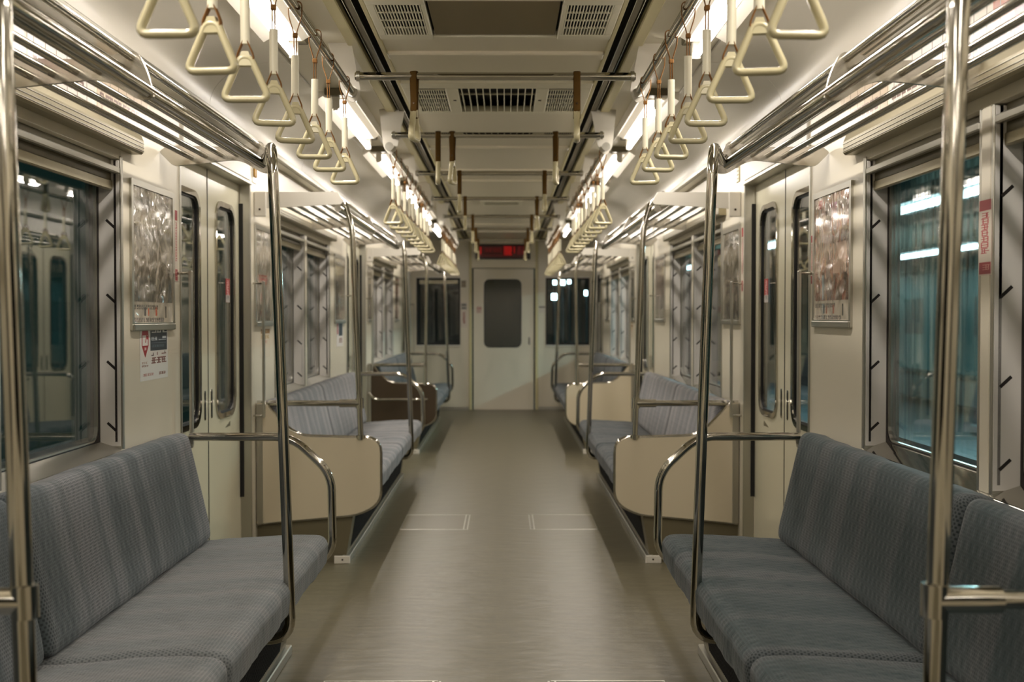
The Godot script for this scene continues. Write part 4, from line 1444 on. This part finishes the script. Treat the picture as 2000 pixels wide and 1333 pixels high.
# ------------------------------------------------------------------ outside
func build_outside() -> void:
	var f := structure("floor_outside", "depot ground seen through the right windows")
	box(-WO, 22, -1.1, -1.0, -2, 60, 0.0)
	part("slab", M.depot_floor, f)
	var w := structure("wall_outside", "teal depot wall far beyond the right windows")
	box(22, 22.3, -1.1, 7, -2, 60, 0.0)
	part("panel", M.depot_wall, w)
	box(WO + 0.3, 22, -1.1, 7, 60, 60.3, 0.0)
	part("panel", M.depot_wall, w)
	var c := structure("ceiling_outside", "depot roof")
	box(WO + 0.3, 22, 4.6, 4.8, -2, 60, 0.0)
	part("panel", M.depot_wall, c)
	for d in [14.0, 22.0, 30.0, 38.0]:
		var p := thing("depot_column", "dark depot column beyond the right glass, %d metres along" % int(d), "column", P(9.5, -1, d), "depot columns")
		box(9.35, 9.65, -1.0, 4.6, d - 0.15, d + 0.15, 0.02)
		part("shaft", M.depot_dark, p)
		box(9.25, 9.75, -1.0, -0.8, d - 0.25, d + 0.25, 0.02)
		part("foot", M.depot_dark, p)
	# another train standing two tracks away
	var t := thing("parked_train", "dim train standing two tracks away beyond the right windows", "train", P(11.5, -1, 24))
	box(10.6, 13.2, -0.1, 2.5, 12, 44, 0.1)
	part("body", M.train_side, t)
	for k in 14:
		box(10.585, 10.62, 0.9, 1.8, 13 + k * 2.2, 14.3 + k * 2.2, 0.02)
		part("side_window", M.depot_dark, t)
	box(10.8, 13.0, -0.8, -0.1, 12.5, 43.5, 0.05)
	part("underframe", M.depot_dark, t)
	# hanging tubes
	var wd := ["first", "second", "third", "fourth", "fifth", "sixth", "seventh"]
	for row in [[5.0, 2.66, [[8.6, 10.4], [10.7, 12.5], [12.75, 14.5], [20.0, 21.8], [30, 31.8]]], [8.0, 2.53, [[17.5, 18.7], [19.0, 20.2], [20.55, 21.6], [21.7, 22.7], [28, 29.2], [36, 37.2]]]]:
		for k in row[2].size():
			var q: Array = row[2][k]
			var l := thing("depot_light", "cold white tube hanging outside the right windows, %s of the %s row" % [wd[k], "nearer" if row[0] < 6 else "farther"], "light", P(row[0], row[1], q[0]), "tubes in the depot outside")
			rod(P(row[0], row[1], q[0]), P(row[0], row[1], q[1]), 0.045, 10)
			part("tube", M.cool_tube_glow, l)
			box(row[0] - 0.1, row[0] + 0.1, row[1] + 0.06, row[1] + 0.13, q[0] - 0.05, q[1] + 0.05, 0.02)
			part("shade", M.train_side, l)
			var a := AreaLight3D.new()
			a.name = numbered("depot_area_light")
			a.area_size = Vector2(0.08, q[1] - q[0])
			a.light_color = Color(0.72, 0.97, 1.0)
			a.light_energy = 17.0
			a.area_range = 60
			a.shadow_enabled = true
			a.rotation_degrees = Vector3(-90, 0, 0)
			a.position = P(row[0], row[1] - 0.06, (q[0] + q[1]) / 2)
			add_child(a)
	# far lamps seen through the right end window
	for q in [[1.34, 1.87, 30.0, 0.10, "white", "bright white distant lamp, lowest in the right end window"], [1.40, 2.28, 31.0, 0.07, "blue", "pale blue distant lamp at the inner top of the right end window"], [1.57, 2.25, 30.0, 0.08, "blue", "second pale blue distant lamp along the top of the right end window"], [1.74, 2.27, 30.0, 0.06, "blue", "third and smallest pale blue distant lamp in the right end window"], [2.2, 1.97, 30.0, 0.08, "blue", "outermost pale blue distant lamp in the right end window"]]:
		var l := thing("distant_lamp", q[5], "light", P(q[0], q[1], q[2]))
		var pr := PackedVector3Array()
		for k in 9:
			pr.append(P(q[0], q[1] + q[3] * -cos(PI * k / 8.0), q[2]))
		rod(P(q[0], q[1] - q[3] * 0.8, q[2]), P(q[0], q[1] + q[3] * 0.8, q[2]), q[3] * 0.7, 12)
		part("globe", M.cool_tube_glow, l)
		rod(P(q[0], q[1] + q[3] * 0.8, q[2]), P(q[0], q[1] + q[3] * 1.3, q[2]), q[3] * 0.4, 10)
		rod(P(q[0], -1.0, q[2] + 0.12), P(q[0], q[1] + q[3], q[2] + 0.12), 0.025, 8)
		rod(P(q[0], q[1] + q[3], q[2]), P(q[0], q[1] + q[3], q[2] + 0.12), 0.02, 8)
		part("mast", M.depot_dark, l)
